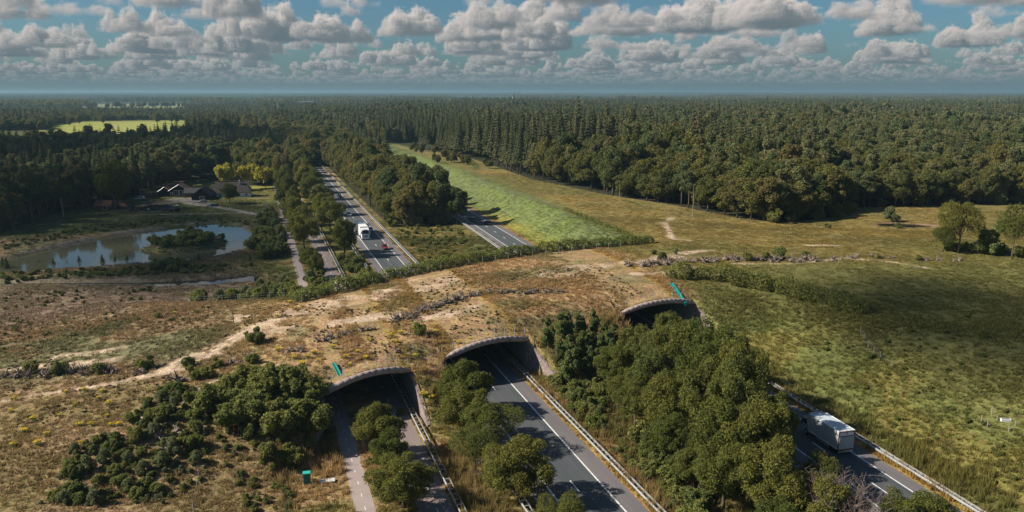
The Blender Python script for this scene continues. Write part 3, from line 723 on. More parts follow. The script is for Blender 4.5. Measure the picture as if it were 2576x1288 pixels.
# ---------------------------------------------------------------- water
def water_material(name, col, rough):
    m = bpy.data.materials.new(name); m.use_nodes = True; t = m.node_tree; b = t.nodes['Principled BSDF']
    b.inputs['Base Color'].default_value = (*col, 1); b.inputs['Roughness'].default_value = rough; b.inputs['IOR'].default_value = 1.33; b.inputs['Specular IOR Level'].default_value = .5
    g = N(t, 'ShaderNodeTexCoord'); n = N(t, 'ShaderNodeTexNoise'); n.inputs['Scale'].default_value = 1.6; n.inputs['Detail'].default_value = 3; t.links.new(g.outputs['Object'], n.inputs['Vector'])
    bp = N(t, 'ShaderNodeBump'); bp.inputs['Strength'].default_value = .05; bp.inputs['Distance'].default_value = .05; t.links.new(n.outputs[0], bp.inputs['Height']); t.links.new(bp.outputs[0], b.inputs['Normal'])
    return m
MT['water'] = water_material('pond_water', (.088, .088, .052), .05); MT['water_dark'] = water_material('ditch_water', (.022, .022, .014), .04)
def water(name, poly, z, mat):
    m = MB(); m.add([(x, y, z) for x, y in poly], [tuple(range(len(poly)))]); o = m.build(name, mat); o['kind'] = 'structure'; return o
def grow(poly, d):
    cx = sum(p[0] for p in poly) / len(poly); cy = sum(p[1] for p in poly) / len(poly)
    return [(cx + (x - cx) * (1 + d / math.hypot(x - cx, y - cy)), cy + (y - cy) * (1 + d / math.hypot(x - cx, y - cy))) for x, y in poly]
water('pond_water', sorted(grow(POND, 4), key=lambda p: math.atan2(p[1] - 275, p[0] + 45)), -.32, MT['water'])
water('stream_water', [(x, y - 4) for x, y in STREAM] + [(x, y + 4) for x, y in reversed(STREAM)], -.22, MT['water_dark'])
water('pool_water', grow(POND_R, 2.5), float(height(201, 205)) + .8, MT['water_dark'])

# ---------------------------------------------------------------- roads
def ribbon(name, f0, f1, y0, y1, z, mat, step=4.0, parent=None):
    ys = np.arange(y0, y1 + .1, step); V = []; F = []
    for i, y in enumerate(ys):
        a = f0(y) if callable(f0) else f0; b = f1(y) if callable(f1) else f1
        V += [(a, y, z), (b, y, z)]
        if i: F.append((2 * i - 2, 2 * i - 1, 2 * i + 1, 2 * i))
    m = MB().add(V, F); return m.build(name, mat, parent)
def road(name, c, halves, y0, y1, worn, lanes, dash, paint=True):
    """halves: asphalt left and right of the centre; lanes: dark running lanes; lines at their edges"""
    cc = c if callable(c) else (lambda y: c)
    o = ribbon(name, lambda y: cc(y) - halves[0], lambda y: cc(y) + halves[1], y0, y1, .02, worn); o['kind'] = 'structure'
    if lanes:
        ribbon('running_lanes', lambda y: cc(y) - lanes, lambda y: cc(y) + lanes, y0, y1, .025, MT['asphalt'], parent=o)
        for s in (-1, 1):
            ribbon('edge_line', lambda y: cc(y) + s * lanes - .11, lambda y: cc(y) + s * lanes + .11, y0, y1, .031, MT['paint'], parent=o)
    w, ln, gap, y_end = dash
    first = None
    for y in np.arange(y0 + 3, y_end, ln + gap):
        x = cc(y); x2 = cc(y + ln)
        if first is None or callable(c):
            m = MB().add([(x - w, y, .031), (x + w, y, .031), (x2 + w, y + ln, .031), (x2 - w, y + ln, .031)], [(0, 1, 2, 3)])
            if callable(c): m.build('lane_dash', MT['paint'], o)
            else:
                V = [(p[0] - x, p[1] - y, p[2]) for p in m.v]; first = MB().add(V, [(0, 1, 2, 3)]).mesh('lane_dash', MT['paint'])
        if first is not None: obj('lane_dash', first, o, (x, y, 0))
    return o
road('motorway', 35.45, (5.9, 5.9), 44, 900, MT['asphalt_worn'], 3.35, (.09, 3, 9, 560))
road('right_carriageway', lambda y: float(road_r(y)), (5.6, 5.5), 44, 900, MT['asphalt_worn'], 3.3, (.09, 3, 9, 420))
road('side_road', 17.9, (2.1, 2.0), 44, 700, MT['asphalt_pink'], None, (.07, 1.6, 4.4, 420))
road('cycle_path', 9.9, (1.15, 1.15), 44, 560, MT['asphalt_path'], None, (.05, .9, 2.4, 400))

# ================================================================ the wildlife overpass
ec = empty('wildlife_overpass', (45, 150, 0), 0, 'grass covered wildlife overpass with three arched tunnels crossing the roads', 'bridge')
def local(m, p=(45, 150, 0)):
    m.v = [(x - p[0], y - p[1], z - p[2]) for x, y, z in m.v]; return m
def wall_material():
    m = material('rough_stone_wall', (.34, .27, .24), .95, .1); t = m.node_tree; b = t.nodes['Principled BSDF']; l = t.links.new
    g = N(t, 'ShaderNodeTexCoord'); v = N(t, 'ShaderNodeTexVoronoi'); v.inputs['Scale'].default_value = 3.4; l(g.outputs['Object'], v.inputs['Vector'])
    n = N(t, 'ShaderNodeTexNoise'); n.inputs['Scale'].default_value = .7; n.inputs['Detail'].default_value = 5; l(g.outputs['Object'], n.inputs['Vector'])
    r = N(t, 'ShaderNodeValToRGB'); l(v.outputs['Color'], r.inputs[0]); r.color_ramp.elements[0].color = (.22, .175, .155, 1); r.color_ramp.elements[1].color = (.44, .35, .31, 1)
    x = N(t, 'ShaderNodeMix', _data_type='RGBA', _blend_type='MULTIPLY'); x.inputs[0].default_value = .5; l(r.outputs[0], x.inputs[6]); l(n.outputs[0], x.inputs[7]); l(x.outputs[2], b.inputs['Base Color'])
    bp = N(t, 'ShaderNodeBump'); bp.inputs['Strength'].default_value = .9; bp.inputs['Distance'].default_value = .12; bp.invert = True; l(v.outputs['Distance'], bp.inputs['Height']); l(bp.outputs[0], b.inputs['Normal'])
    return m
MT['stone'] = wall_material()
MT['rim'] = material('rim_stone', (.46, .36, .31), .9, .15, noise=.42, bump=.5, nscale=1.7)
MT['tunnel'] = material('tunnel_concrete', (.36, .37, .36), .9, .2, noise=.25, nscale=.6)
def arch(u): return 4.75 + 1.45 * (1 - u * u)
def far_y(x): return float(np.interp(x, XF, YF))
for x0, x1, ya, yb in PORTALS:
    py = lambda x: ya + (yb - ya) * (x - x0) / (x1 - x0)
    for xa, xb in ((x0 - .8, x0), (x1, x1 + .8)):
        m = MB(); y_0, y_1 = py((xa + xb) / 2) + .1, far_y((xa + xb) / 2)
        m.box(xa, xb, y_0, y_1, -.5, 4.9); local(m).build('side_wall', MT['tunnel'], ec)
    # vault
    K = 18; m = MB(); V = []
    for i in range(K + 1):
        u = -1 + 2 * i / K; x = (x0 + x1) / 2 + u * (x1 - x0 + 1.2) / 2; z = arch(u)
        V += [(x, py(x) + .55, z), (x, py(x) + .55, z + .6), (x, far_y(x), z), (x, far_y(x), z + .6)]
    F = []
    for i in range(K):
        a, b = 4 * i, 4 * i + 4
        F += [(a, a + 2, b + 2, b), (a + 1, b + 1, b + 3, a + 3), (a, b, b + 1, a + 1), (a + 2, a + 3, b + 3, b + 2)]
    m.add(V, F); local(m).build('vault', MT['tunnel'], ec)
    # the turf over the vault
    xs = np.concatenate([[x0 - 1.5, x0 - .9, x0 - .5], np.linspace(x0 - .25, x1 + .25, 28), [x1 + .5, x1 + .9, x1 + 1.5]]); us = np.linspace(0, 1, 66)
    XX = np.repeat(xs[None], len(us), 0); Y0 = np.array([py(x) + .3 for x in xs]); Y1 = np.array([far_y(x) - .2 for x in xs]); YY = Y0[None] + (Y1 - Y0)[None] * us[:, None]
    top = np.array([arch(np.clip((x - (x0 + x1) / 2) / ((x1 - x0) / 2), -1, 1)) + .74 for x in xs])[None]
    edge = YY - Y0[None]; ZZ = np.minimum(height(XX, YY, cut=False), top + .12 + .42 * edge)
    ZZ = np.maximum(ZZ, top + .02); oz = height(XX, YY, cut=False); out_ = (xs < x0 - .4) | (xs > x1 + .4); ZZ = np.where(out_[None], oz + np.where((xs < x0 - 1) | (xs > x1 + 1), -.12, .03)[None], ZZ)
    al, _ = ground_albedo(XX.ravel(), YY.ravel()); q = np.arange(XX.size).reshape(XX.shape)
    F = np.stack([q[:-1, :-1], q[:-1, 1:], q[1:, 1:], q[1:, :-1]], -1).reshape(-1, 4)
    me = mesh_np('turf', np.stack([XX - 45, YY - 150, ZZ], -1).reshape(-1, 3), F, MT['ground'], True, {'albedo': ('POINT', 'FLOAT_COLOR', np.concatenate([al, np.ones((len(al), 1))], 1).astype(np.float32))})
    obj('turf', me, ec)
    # the fat rounded rim, in segments
    for end in (0, 1):
        rim = None; K = 16 if x1 - x0 < 15 else 19; rp = []
        for i in range(K + 1):
            u = -1.14 + 2.36 * i / K; x = (x0 + x1) / 2 + u * (x1 - x0) / 2
            y = (py(x) - .15 - .5 * (1 - u * u)) if end == 0 else far_y(x) + .2
            z = arch(min(1.02, abs(u))) + .46 - max(0, abs(u) - 1.02) * 3.2
            rp.append((Vector((x, y, z)),   .53 * (1 - .78 * max(0, abs(u) - .78) / .36)))
        for i in range(K):
            (p, r0), (p2, r1) = rp[i], rp[i + 1]; g = p2 - p; k = random.uniform(.988, 1.012)
            m = MB(); m.tube([p + g * .0, p + g * .03, p + g * .5, p + g * .96, p + g * .985], [r0 * .965 * k, r0 * k, (r0 + r1) / 2 * k, r1 * k, r1 * .965 * k], 12)
            if rim is None: rim = local(m).build('rim', MT['rim'], ec, True)
            else: local(m).build('rim_segment', MT['rim'], rim, True)
WINGS = [((21.35, 118.2), (21.9, 107.2), 4.9), ((7.25, 112.0), (5.2, 103.6), 4.8), ((44.05, 127.5), (46.5, 118.0), 4.9), ((27.75, 122.2), (27.2, 113), 4.9), ((66.4, 137.4), (66.0, 128), 4.8), ((85.1, 141), (86.5, 131), 4.8)]
for (xa, ya), (xb, yb), zt in WINGS:
    m = MB(); d = Vector((xb - xa, yb - ya, 0)).normalized(); s = Vector((-d.y, d.x, 0)) * .38
    if (xa < 10) or (27 < xa < 28) or (66 < xa < 67): s = -s
    K = 10; V = []
    for i in range(K + 1):
        t = i / K; p = Vector((xa + (xb - xa) * t, ya + (yb - ya) * t, 0)); bow = s * (1.2 * math.sin(t * math.pi) * .3)
        z = zt + (.55 - zt) * (t ** 1.15) + (random.uniform(-.06, .06) if 0 < i < K else 0)
        V += [p - s + bow + Vector((0, 0, -.4)), p + s + bow + Vector((0, 0, -.4)), p - s * .7 + bow + Vector((0, 0, z)), p + s * .7 + bow + Vector((0, 0, z))]
    F = [(0, 1, 3, 2), (4 * K, 4 * K + 2, 4 * K + 3, 4 * K + 1)]
    for i in range(K):
        a, b = 4 * i, 4 * i + 4
        F += [(a, a + 2, b + 2, b), (a + 1, b + 1, b + 3, a + 3), (a + 2, a + 3, b + 3, b + 2), (a, b, b + 1, a + 1)]
    m.add(V, F); local(m).build('wing_wall', MT['stone'], ec)
    m = MB(); m.tube([(xa, ya, .06), (xb, yb, .06)], .16, 6); local(m).build('kerb', MT['concrete'], ec)

# posts and wire of the low fences above each portal
def post_fence(label, pts, h, every, mat, group=None, r=.05, wires=(.3, .6, .9), mesh=False, name='post_fence', zf=None, tops=None):
    zf = zf or (lambda x, y: float(height(x, y, cut=False)))
    P = []
    for (xa, ya), (xb, yb) in zip(pts[:-1], pts[1:]):
        n = max(1, round(math.hypot(xb - xa, yb - ya) / every))
        P += [(xa + (xb - xa) * i / n, ya + (yb - ya) * i / n) for i in range(n)]
    P.append(pts[-1]); P = [(x, y, zf(x, y)) for x, y in P]; x0, y0, z0 = P[0]
    root = empty(name, (x0, y0, z0), 0, label, 'fence', group)
    m = MB(); m.tube([(0, 0, -.3), (0, 0, h)], [r, r * .9], 6); pm = m.mesh('post', mat)
    for x, y, z in P:
        o = obj('post', pm, root, (x - x0, y - y0, z - z0)); o.rotation_euler = (random.uniform(-.05, .05), random.uniform(-.05, .05), random.uniform(0, 6)); o.scale = (1, 1, random.uniform(.93, 1.05))
    m = MB()
    for a, b in zip(P[:-1], P[1:]):
        for w in wires:
            m.tube([(a[0] - x0, a[1] - y0, a[2] - z0 + w * h), (b[0] - x0, b[1] - y0, b[2] - z0 + w * h)], .012, 3, False)
    m.build('wire', MT['wire'], root)
    return root
for k, (x0, x1, ya, yb) in enumerate(PORTALS):
    pts = [(x0 + (x1 - x0) * t - .3, ya + (yb - ya) * t + .75) for t in (0, .25, .5, .75, 1)]
    zf = lambda x, y: arch(np.clip((x - (x0 + x1) / 2) / ((x1 - x0) / 2), -1, 1)) + .85
    post_fence(['low post fence on the rim of the tunnel over the narrow side road', 'low post fence on the rim of the middle tunnel over the motorway', 'low post fence on the rim of the farthest right tunnel behind the trees'][k], pts, 1.25, (x1 - x0) / 8, MT['zinc'], 'fences above the tunnel rims', .06, (.5, .9), zf=zf, name='rim_fence')

# teal sheets laid down the bank
def strip(label, a, b, w, dz=.25):
    (xa, ya), (xb, yb) = a, b; d = Vector((xb - xa, yb - ya, 0)); n = Vector((-d.y, d.x, 0)).normalized() * w / 2
    za = float(height(xa, ya, False)) + dz; zb = float(height(xb, yb, False)) + dz
    r = empty('drain_chute', (xa, ya, za), 0, label, 'chute', 'teal chutes on the bank')
    K = 6; m = MB(); V = []
    for i in range(K + 1):
        t = i / K; c = d * t; z = (zb - za) * t + .1 * math.sin(t * 3.1)
        for q in (-1, 1): V += [c + n * q + Vector((0, 0, z)), c + n * q * .92 + Vector((0, 0, z + .06))]
    F = []
    for i in range(K):
        p = 4 * i; F += [(p, p + 4, p + 6, p + 2), (p + 1, p + 3, p + 7, p + 5)]
    m.add(V, F).build('sheet', MT['teal'], r)
    for q in (-1, 1):
        m = MB(); m.tube([c + Vector((0, 0, z)) for c, z in [(d * (i / K) + n * q, (zb - za) * i / K + .1 * math.sin(i / K * 3.1) + .08) for i in range(K + 1)]], .09, 5); m.build('side_rail', MT['teal_dark'], r)
    m = MB(); m.box(d.x - .3, d.x + .3, d.y - .25, d.y + .25, zb - za - .5, zb - za + .25); m.build('foot_block', MT['teal_dark'], r)
strip('teal plastic chute down the bank beside the side road tunnel rim', (9.6, 119.0), (10.5, 114.5), .5)
strip('long teal plastic chute down the bank by the farthest right tunnel', (83.5, 147.6), (82.1, 139.1), .7)
strip('small teal plastic piece lying by the far hedge', (7.0, 162.1), (7.5, 159.9), .5, .1)

# ================================================================ crash barriers
def guard_rail(label, cx, y0, y1, double=True, y_bars=None, group='crash barriers along the roads'):
    f = cx if callable(cx) else (lambda y: cx)
    root = empty('crash_barrier', (f(y0), y0, 0), 0, label, 'crash barrier', group); X0 = f(y0)
    prof = [(-.155, 0), (-.10, .07), (-.03, .07), (0, .02), (.03, .07), (.10, .07), (.155, 0)]
    half = .36 if double else 0
    for s in ((-1, 1) if double else (1,)):
        V = []; F = []; ys = np.arange(y0, y1 + .1, 4.0); n = len(prof)
        for i, y in enumerate(ys):
            V += [(f(y) - X0 + s * (half + q), y - y0, .62 + p) for p, q in prof]
            if i: F += [((i - 1) * n + k, i * n + k, i * n + k + 1, (i - 1) * n + k + 1) for k in range(n - 1)]
        # close the back so that the beam has thickness
        o = len(V)
        for i, y in enumerate(ys):
            V += [(f(y) - X0 + s * (half - .02), y - y0, .465), (f(y) - X0 + s * (half - .02), y - y0, .775)]
            if i: F.append((o + 2 * i - 2, o + 2 * i - 1, o + 2 * i + 1, o + 2 * i))
            if i: F.append((o + 2 * i - 1, i * n - 1, (i + 1) * n - 1, o + 2 * i + 1))
        MB().add(V, F).build('beam', MT['zinc'], root)
    pm = MB().box(-.05, .05, -.04, .04, -.3, .72).mesh('post', MT['zinc'])
    bm_ = MB().box(-half, half, -.06, .06, .66, .72).mesh('spacer', MT['zinc'])
    for y in np.arange(y0 + 2, y1, 4.0): obj('post', pm, root, (f(y) - X0, y - y0, 0))
    if double:
        for y in np.arange(y0 + .7, min(y1, y_bars or y1), 1.33)[:290]: obj('spacer', bm_, root, (f(y) - X0, y - y0, 0))
    return root
guard_rail('long double crash barrier right of the motorway through the middle tunnel', 42.25, 60, 560, True, 330)
guard_rail('double crash barrier left of the motorway through the middle tunnel', 27.8, 60, 520, True, 260)
guard_rail('double crash barrier right of the narrow side road', 20.45, 60, 330, True, 240)
guard_rail('double crash barrier on the right edge of the far right carriageway', lambda y: float(road_r(y)) + 6.6, 56, 134, True, 134)
guard_rail('double crash barrier left of the right carriageway', lambda y: float(road_r(y)) - 7.2, 60, 300, True, 300)

# ================================================================ vehicles
def paint_mat(name, col, rough=.3): return material(name, col, rough, .5)
def car(label, x, y, heading, col, kind='hatch', group='cars on the road', z=.03, name='car'):
    """heading 0 drives away from the camera (+Y); built nose to +Y"""
    r = empty(name, (x, y, z), heading, label, 'car', group)
    L_, W2, H_ = {'hatch': (4.2, .88, 1.46), 'estate': (4.7, .91, 1.48), 'suv': (4.6, .94, 1.66)}[kind]
    p = paint_mat(label.split()[0] + '_car_paint', col); h = L_ / 2; belt = H_ * .60
    low = [(-h, .45), (-h + .05, .30), (-h + .5, .24), (h - .6, .24), (h - .05, .32), (h, .52), (h - .08, .70), (h - .35, .80), (h - 1.15, belt), (-h + .25, belt + .03), (-h + .02, .75)]
    m = MB(); n = len(low)
    for i, (sx, ins) in enumerate(((-1, .10), (-1, 0), (1, 0), (1, .10))): m.v += [(sx * (W2 - ins), yy * (1 - ins * .06), zz if ins == 0 else .24 + (zz - .24) * .98) for yy, zz in low]
    for b in range(3):
        for i in range(n): j = (i + 1) % n; m.f.append((b * n + i, b * n + j, (b + 1) * n + j, (b + 1) * n + i))
    m.f += [tuple(reversed(range(n))), tuple(range(3 * n, 4 * n))]
    m.build('body', p, r)
    rear = -h + (.12 if kind != 'estate' else .10)
    def slab(y0, y1, y2, y3, z0, z1, w0, w1, e=0):   # tapering cabin between belt and roof
        return [(-w0 - e, y0, z0), (w0 + e, y0, z0), (w0 + e, y1, z0), (-w0 - e, y1, z0), (-w1 - e, y2, z1), (w1 + e, y2, z1), (w1 + e, y3, z1), (-w1 - e, y3, z1)]
    Fq = [(3, 2, 1, 0), (4, 5, 6, 7), (0, 1, 5, 4), (1, 2, 6, 5), (2, 3, 7, 6), (3, 0, 4, 7)]
    cab = slab(rear, h - 1.2, rear + .45, h - 2.0, belt - .02, H_, W2 - .05, W2 - .24)
    MB().add(cab, [Fq[1]]).build('roof', p, r)
    for nm, q in (('rear_window', 2), ('windscreen', 4), ('side_windows', 3), ('side_windows', 5)): MB().add(cab, [Fq[q]]).build(nm, MT['glass'], r)
    m = MB(); m.tube([cab[0], cab[4]], .04, 4).tube([cab[1], cab[5]], .04, 4).tube([cab[2], cab[6]], .04, 4).tube([cab[3], cab[7]], .04, 4).build('pillars', p, r)
    for sx in (-1, 1):
        MB().box(sx * W2 * .72 - .2, sx * W2 * .72 + .2, h - .12, h + .015, .56, .70).build('headlight', MT['lamp_white'], r)
        MB().box(sx * W2 * .80 - .15, sx * W2 * .80 + .15, -h - .012, -h + .1, .62, .86).build('tail_light', MT['lamp_red'], r)
        MB().box(sx * (W2 + .08) - .09, sx * (W2 + .08) + .09, h - 1.5, h - 1.38, belt - .02, belt + .14).build('wing_mirror', p, r)
        for yy in (-h + .85, h - .85):
            w = MB().wheel(sx * (W2 - .10), yy, .31, .31, .22).build('wheel', MT['black'], r); MB().wheel(sx * (W2 + .012), yy, .31, .19, .02, 10).build('rim', MT['chrome'], w)
    MB().box(-W2 * .55, W2 * .55, h - .05, h + .012, .34, .48).build('grille', MT['black'], r)
    MB().box(-.26, .26, -h - .02, -h + .02, .50, .61).build('number_plate', MT['white'], r)
    return r
AWAY, TO = 0.0, math.pi
car('dark red hatchback driving towards the overpass in the right lane', 37.3, 245.0, TO, (.20, .012, .010))
car('white hatchback driving behind the large white lorry', 34.3, 318.0, TO, (.60, .61, .61))
car('silver saloon overtaking beside the large white lorry', 37.3, 279.0, TO, (.36, .38, .39), 'estate')
car('black car far up the motorway behind the white hatchback', 37.0, 378.0, TO, (.03, .032, .035), 'estate')
car('white car entering the middle tunnel half hidden by the hedge', 37.3, 203.5, TO, (.70, .70, .69))
car('black estate with roof bars in the right lane of the right carriageway', float(road_r(281)) + 1.7, 281.0, AWAY, (.035, .035, .04), 'estate')
car('dark grey hatchback under the tree shade on the right carriageway', float(road_r(292)) - 1.7, 291.0, AWAY, (.06, .075, .075))
(fx_, fy_) = (-18.2, 361.0)
car('blue car parked on the farm drive', fx_, fy_, R(70), (.03, .09, .15), 'estate')
(fx_, fy_) = (-23.1, 374.5)
car('white and tan car parked in front of the dark barn', fx_, fy_, R(85), (.40, .36, .31), group='vehicles at the farm')
(fx_, fy_) = (-51.2, 396.3)
car('small white van parked at the left end of the farm fence', fx_, fy_, R(80), (.65, .65, .64), 'suv', group='vehicles at the farm')
(fx_, fy_) = (-36.6, 365.6)
car('pale grey car at the edge of the farm yard', fx_, fy_, R(40), (.35, .37, .38), group='vehicles at the farm')

def box_truck(x, y, rz):
    r = empty('box_truck', (x, y, .03), rz, 'grey box truck with tail lift driving away on the right carriageway', 'truck')
    g = material('grey_truck_side', (.44, .475, .49), .45, .4, noise=.12, nscale=.8); roof = material('grey_truck_roof', (.50, .56, .59), .5, .4, noise=.15, nscale=.6); red = material('maroon_frame', (.20, .085, .075), .5, .4)
    Lb, Wb, z0, z1 = 6.3, 1.26, .98, 3.45       # box: rear face at y = 0
    MB().box(-Wb, Wb, .06, Lb, z0, z1 - .06).build('cargo_box', g, r)
    MB().box(-Wb + .02, Wb - .02, .02, Lb, z1 - .058, z1).build('roof_panel', roof, r)
    m = MB()
    for sx in (-1, 1): m.box(sx * Wb - .05, sx * Wb + .05, Lb - .05, Lb + .05, z0, z1).box(sx * Wb - .03, sx * Wb + .03, .06, Lb - .05, z1 - .06, z1 + .03).box(sx * Wb - .03, sx * Wb + .03, .06, Lb - .05, z0 - .1, z0 + .06)
    m.build('edge_rails', MT['white'], r)
    m = MB()
    for sx in (-1, 1): m.box(sx * (Wb - .06) - .07, sx * (Wb - .06) + .07, -.04, .06, z0 - .25, z1 - .005)
    m.box(-Wb + .13, Wb - .13, -.04, .06, z1 - .12, z1 + .012).box(-Wb + .13, Wb - .13, -.04, .06, z0 - .25, z0 - .1); m.build('rear_frame', red, r)
    zm = z0 + 1.72
    for sx in (-1, 1): MB().box(sx * .57 - .54, sx * .57 + .54, .01, .06, zm + .1, z1 - .13).build('rear_door_panel', MT['white'], r)
    MB().box(-1.1, 1.1, -.005, .05, zm, zm + .095).build('seal_strip', MT['black'], r)
    tl = MB().box(-1.13, 1.13, -.07, .0, z0 - .05, zm - .005).build('tail_lift', g, r)
    for k in range(9): MB().box(-1.1 + k * .25, -1.1 + k * .25 + .17, -.09, -.07, z0 + .02, zm - .08).build('lift_rib', g, tl)
    for sx in (-1, 1):
        MB().box(sx * 1.13 - .09, sx * 1.13 + .09, -.08, .0, z0 - .24, z0 - .11).build('tail_light', MT['lamp_red'], r); MB().box(sx * 1.0 - .06, sx * 1.0 + .06, -.06, .0, z1 - .20, z1 - .13).build('marker_light', MT['lamp_red'], r)
    MB().box(-.07, .07, -.05, .0, z1 - .33, z1 - .22).build('door_lock', MT['black'], r)
    MB().box(-1.1, 1.1, -.02, .14, .42, .58).build('rear_bumper', MT['chrome'], r); MB().box(-.26, .26, -.04, .0, .60, .71).build('number_plate', material('yellow_plate', (.6, .42, .03), .6), r)
    m = MB()
    for sx in (-1, 1): m.box(sx * .42 - .05, sx * .42 + .05, .1, Lb + 2.0, .62, .86)
    m.build('chassis', MT['black'], r)
    for sx in (-1, 1):
        q = MB()
        for zz in (.42, .66): q.box(sx * 1.18 - .025, sx * 1.18 + .025, 1.9, 4.9, zz, zz + .09)
        q.build('side_guard', MT['chrome'], r)
    for yy in (1.25, 7.1):
        for sx in (-1, 1):
            w = MB().wheel(sx * 1.02, yy, .46, .46, .42 if yy < 3 else .26, 18).build('wheel', MT['black'], r); MB().wheel(sx * 1.205, yy, .46, .25, .03, 12).build('rim', MT['chrome'], w)
        if yy < 3: MB().box(-1.22, 1.22, yy - .56, yy + .56, .90, .94).build('mudguard', MT['black'], r)
    c0 = Lb + .3
    m = MB(); m.prism([(c0, .55), (c0, 2.5), (c0 + .25, 2.62), (c0 + 1.25, 2.56), (c0 + 1.62, 1.62), (c0 + 1.72, .9), (c0 + 1.70, .45), (c0 + .2, .42)], -1.14, 1.14); cabp = m.build('cab', paint_mat('truck_cab_paint', (.34, .42, .42)), r)
    for sx in (-1, 1): MB().box(sx * 1.15 - .012, sx * 1.15 + .012, c0 + .45, c0 + 1.25, 1.62, 2.3).build('side_window', MT['glass'], cabp)
    MB().add([(-1.02, c0 + 1.66, 1.66), (1.02, c0 + 1.66, 1.66), (1.0, c0 + 1.31, 2.50), (-1.0, c0 + 1.31, 2.50)], [(0, 1, 2, 3)]).build('windscreen', MT['glass'], cabp)
    for sx in (-1, 1): MB().box(sx * 1.38 - .11, sx * 1.38 + .11, c0 + 1.2, c0 + 1.32, 1.55, 2.15).box(sx * 1.2 - .1, sx * 1.2 + .1, c0 + 1.24, c0 + 1.28, 2.05, 2.1).build('mirror', MT['black'], r)
    MB().prism([(c0 + .05, 2.62), (c0 + .05, 3.38), (c0 + .25, 3.42), (c0 + 1.05, 2.66)], -1.0, 1.0).build('roof_deflector', paint_mat('deflector_paint', (.55, .57, .57)), r)
    for sx in (-1, 1): MB().box(sx * .92 - .14, sx * .92 + .14, c0 + 1.68, c0 + 1.73, .66, .84).build('headlight', MT['lamp_white'], r)
    return r
tx_, ty_ = 73.5, 81.3
box_truck(tx_, ty_, -math.atan(.052))

def lorry(x, y):
    r = empty('articulated_lorry', (x, y, .03), math.pi, 'large white articulated lorry coming towards the overpass', 'truck')
    w = MT['white']; Lb, Wb = 13.4, 1.27
    cp = paint_mat('white_cab_paint', (.74, .74, .72), .3)
    # nose at y = 0, trailer behind (-y)
    MB().prism([(0.0, .42), (.02, 1.1), (-.10, 2.05), (-.42, 3.05), (-.75, 3.42), (-1.5, 3.72), (-2.25, 3.78), (-2.25, .5), (-.3, .36)], -1.24, 1.24).build('cab', cp, r)
    MB().add([(-1.14, -.085, 2.02), (1.14, -.085, 2.02), (1.06, -.39, 2.98), (-1.06, -.39, 2.98)], [(0, 1, 2, 3)]).build('windscreen', MT['glass'], r)
    MB().box(-1.15, 1.15, -.48, -.22, 2.98, 3.14).build('sun_visor', MT['black'], r)
    gr = MB().box(-.82, .82, -.06, .035, .92, 1.74).build('grille', cp, r)
    for k in range(4): MB().box(-.76, .76, .035, .06, .98 + k * .19, 1.08 + k * .19).build('grille_slat', MT['black'], gr)
    MB().box(-.62, .62, -.62, -.5, 3.27, 3.36).build('marker_strip', MT['black'], r)
    MB().box(-1.24, 1.24, -.25, .07, .32, .60).build('bumper', cp, r)
    for sx in (-1, 1):
        MB().box(sx * 1.0 - .2, sx * 1.0 + .2, -.05, .05, .66, .88).build('headlight', MT['lamp_white'], r)
        MB().box(sx * 1.46 - .12, sx * 1.46 + .12, -.42, -.28, 1.95, 2.75).box(sx * 1.3 - .1, sx * 1.3 + .1, -.38, -.33, 2.6, 2.66).build('mirror', cp, r)
        MB().box(sx * 1.25 - .012, sx * 1.25 + .012, -1.3, -.55, 1.95, 2.7).build('side_window', MT['glass'], r)
        MB().prism([(-2.26, 3.0), (-3.0, 3.3), (-3.0, .7), (-2.26, .7)], sx * 1.19 - .03, sx * 1.19 + .03).build('side_fairing', cp, r)
    tr = MB().box(-Wb, Wb, -3.1 - Lb, -3.1, 1.12, 3.98).build('trailer_box', material('trailer_side', (.66, .67, .66), .45, .4, noise=.08, nscale=.7), r)
    MB().box(-Wb + .03, Wb - .03, -3.07 - Lb, -3.13, 3.982, 4.0).build('trailer_roof', w, r)
    m = MB()
    for sx in (-1, 1): m.box(sx * Wb - .03, sx * Wb + .03, -3.1 - Lb, -3.1, 3.93, 4.01).box(sx * Wb - .03, sx * Wb + .03, -3.1 - Lb, -3.1, 1.05, 1.2)
    m.build('edge_rails', MT['chrome'], r)
    MB().box(-.5, .5, -16.3, -.8, .75, 1.05).build('chassis', MT['black'], r)
    for yy in (-1.3, -4.9, -12.2, -13.5, -14.8):
        for sx in (-1, 1):
            o = MB().wheel(sx * 1.05, yy, .5, .5, .36, 16).build('wheel', MT['black'], r); MB().wheel(sx * 1.235, yy, .5, .26, .02, 10).build('rim', MT['chrome'], o)
    for sx in (-1, 1): MB().box(sx * 1.2 - .03, sx * 1.2 + .03, -11.2, -6.2, .45, 1.0).build('side_skirt', w, r)
    return r
lorry(33.6, 262.5)

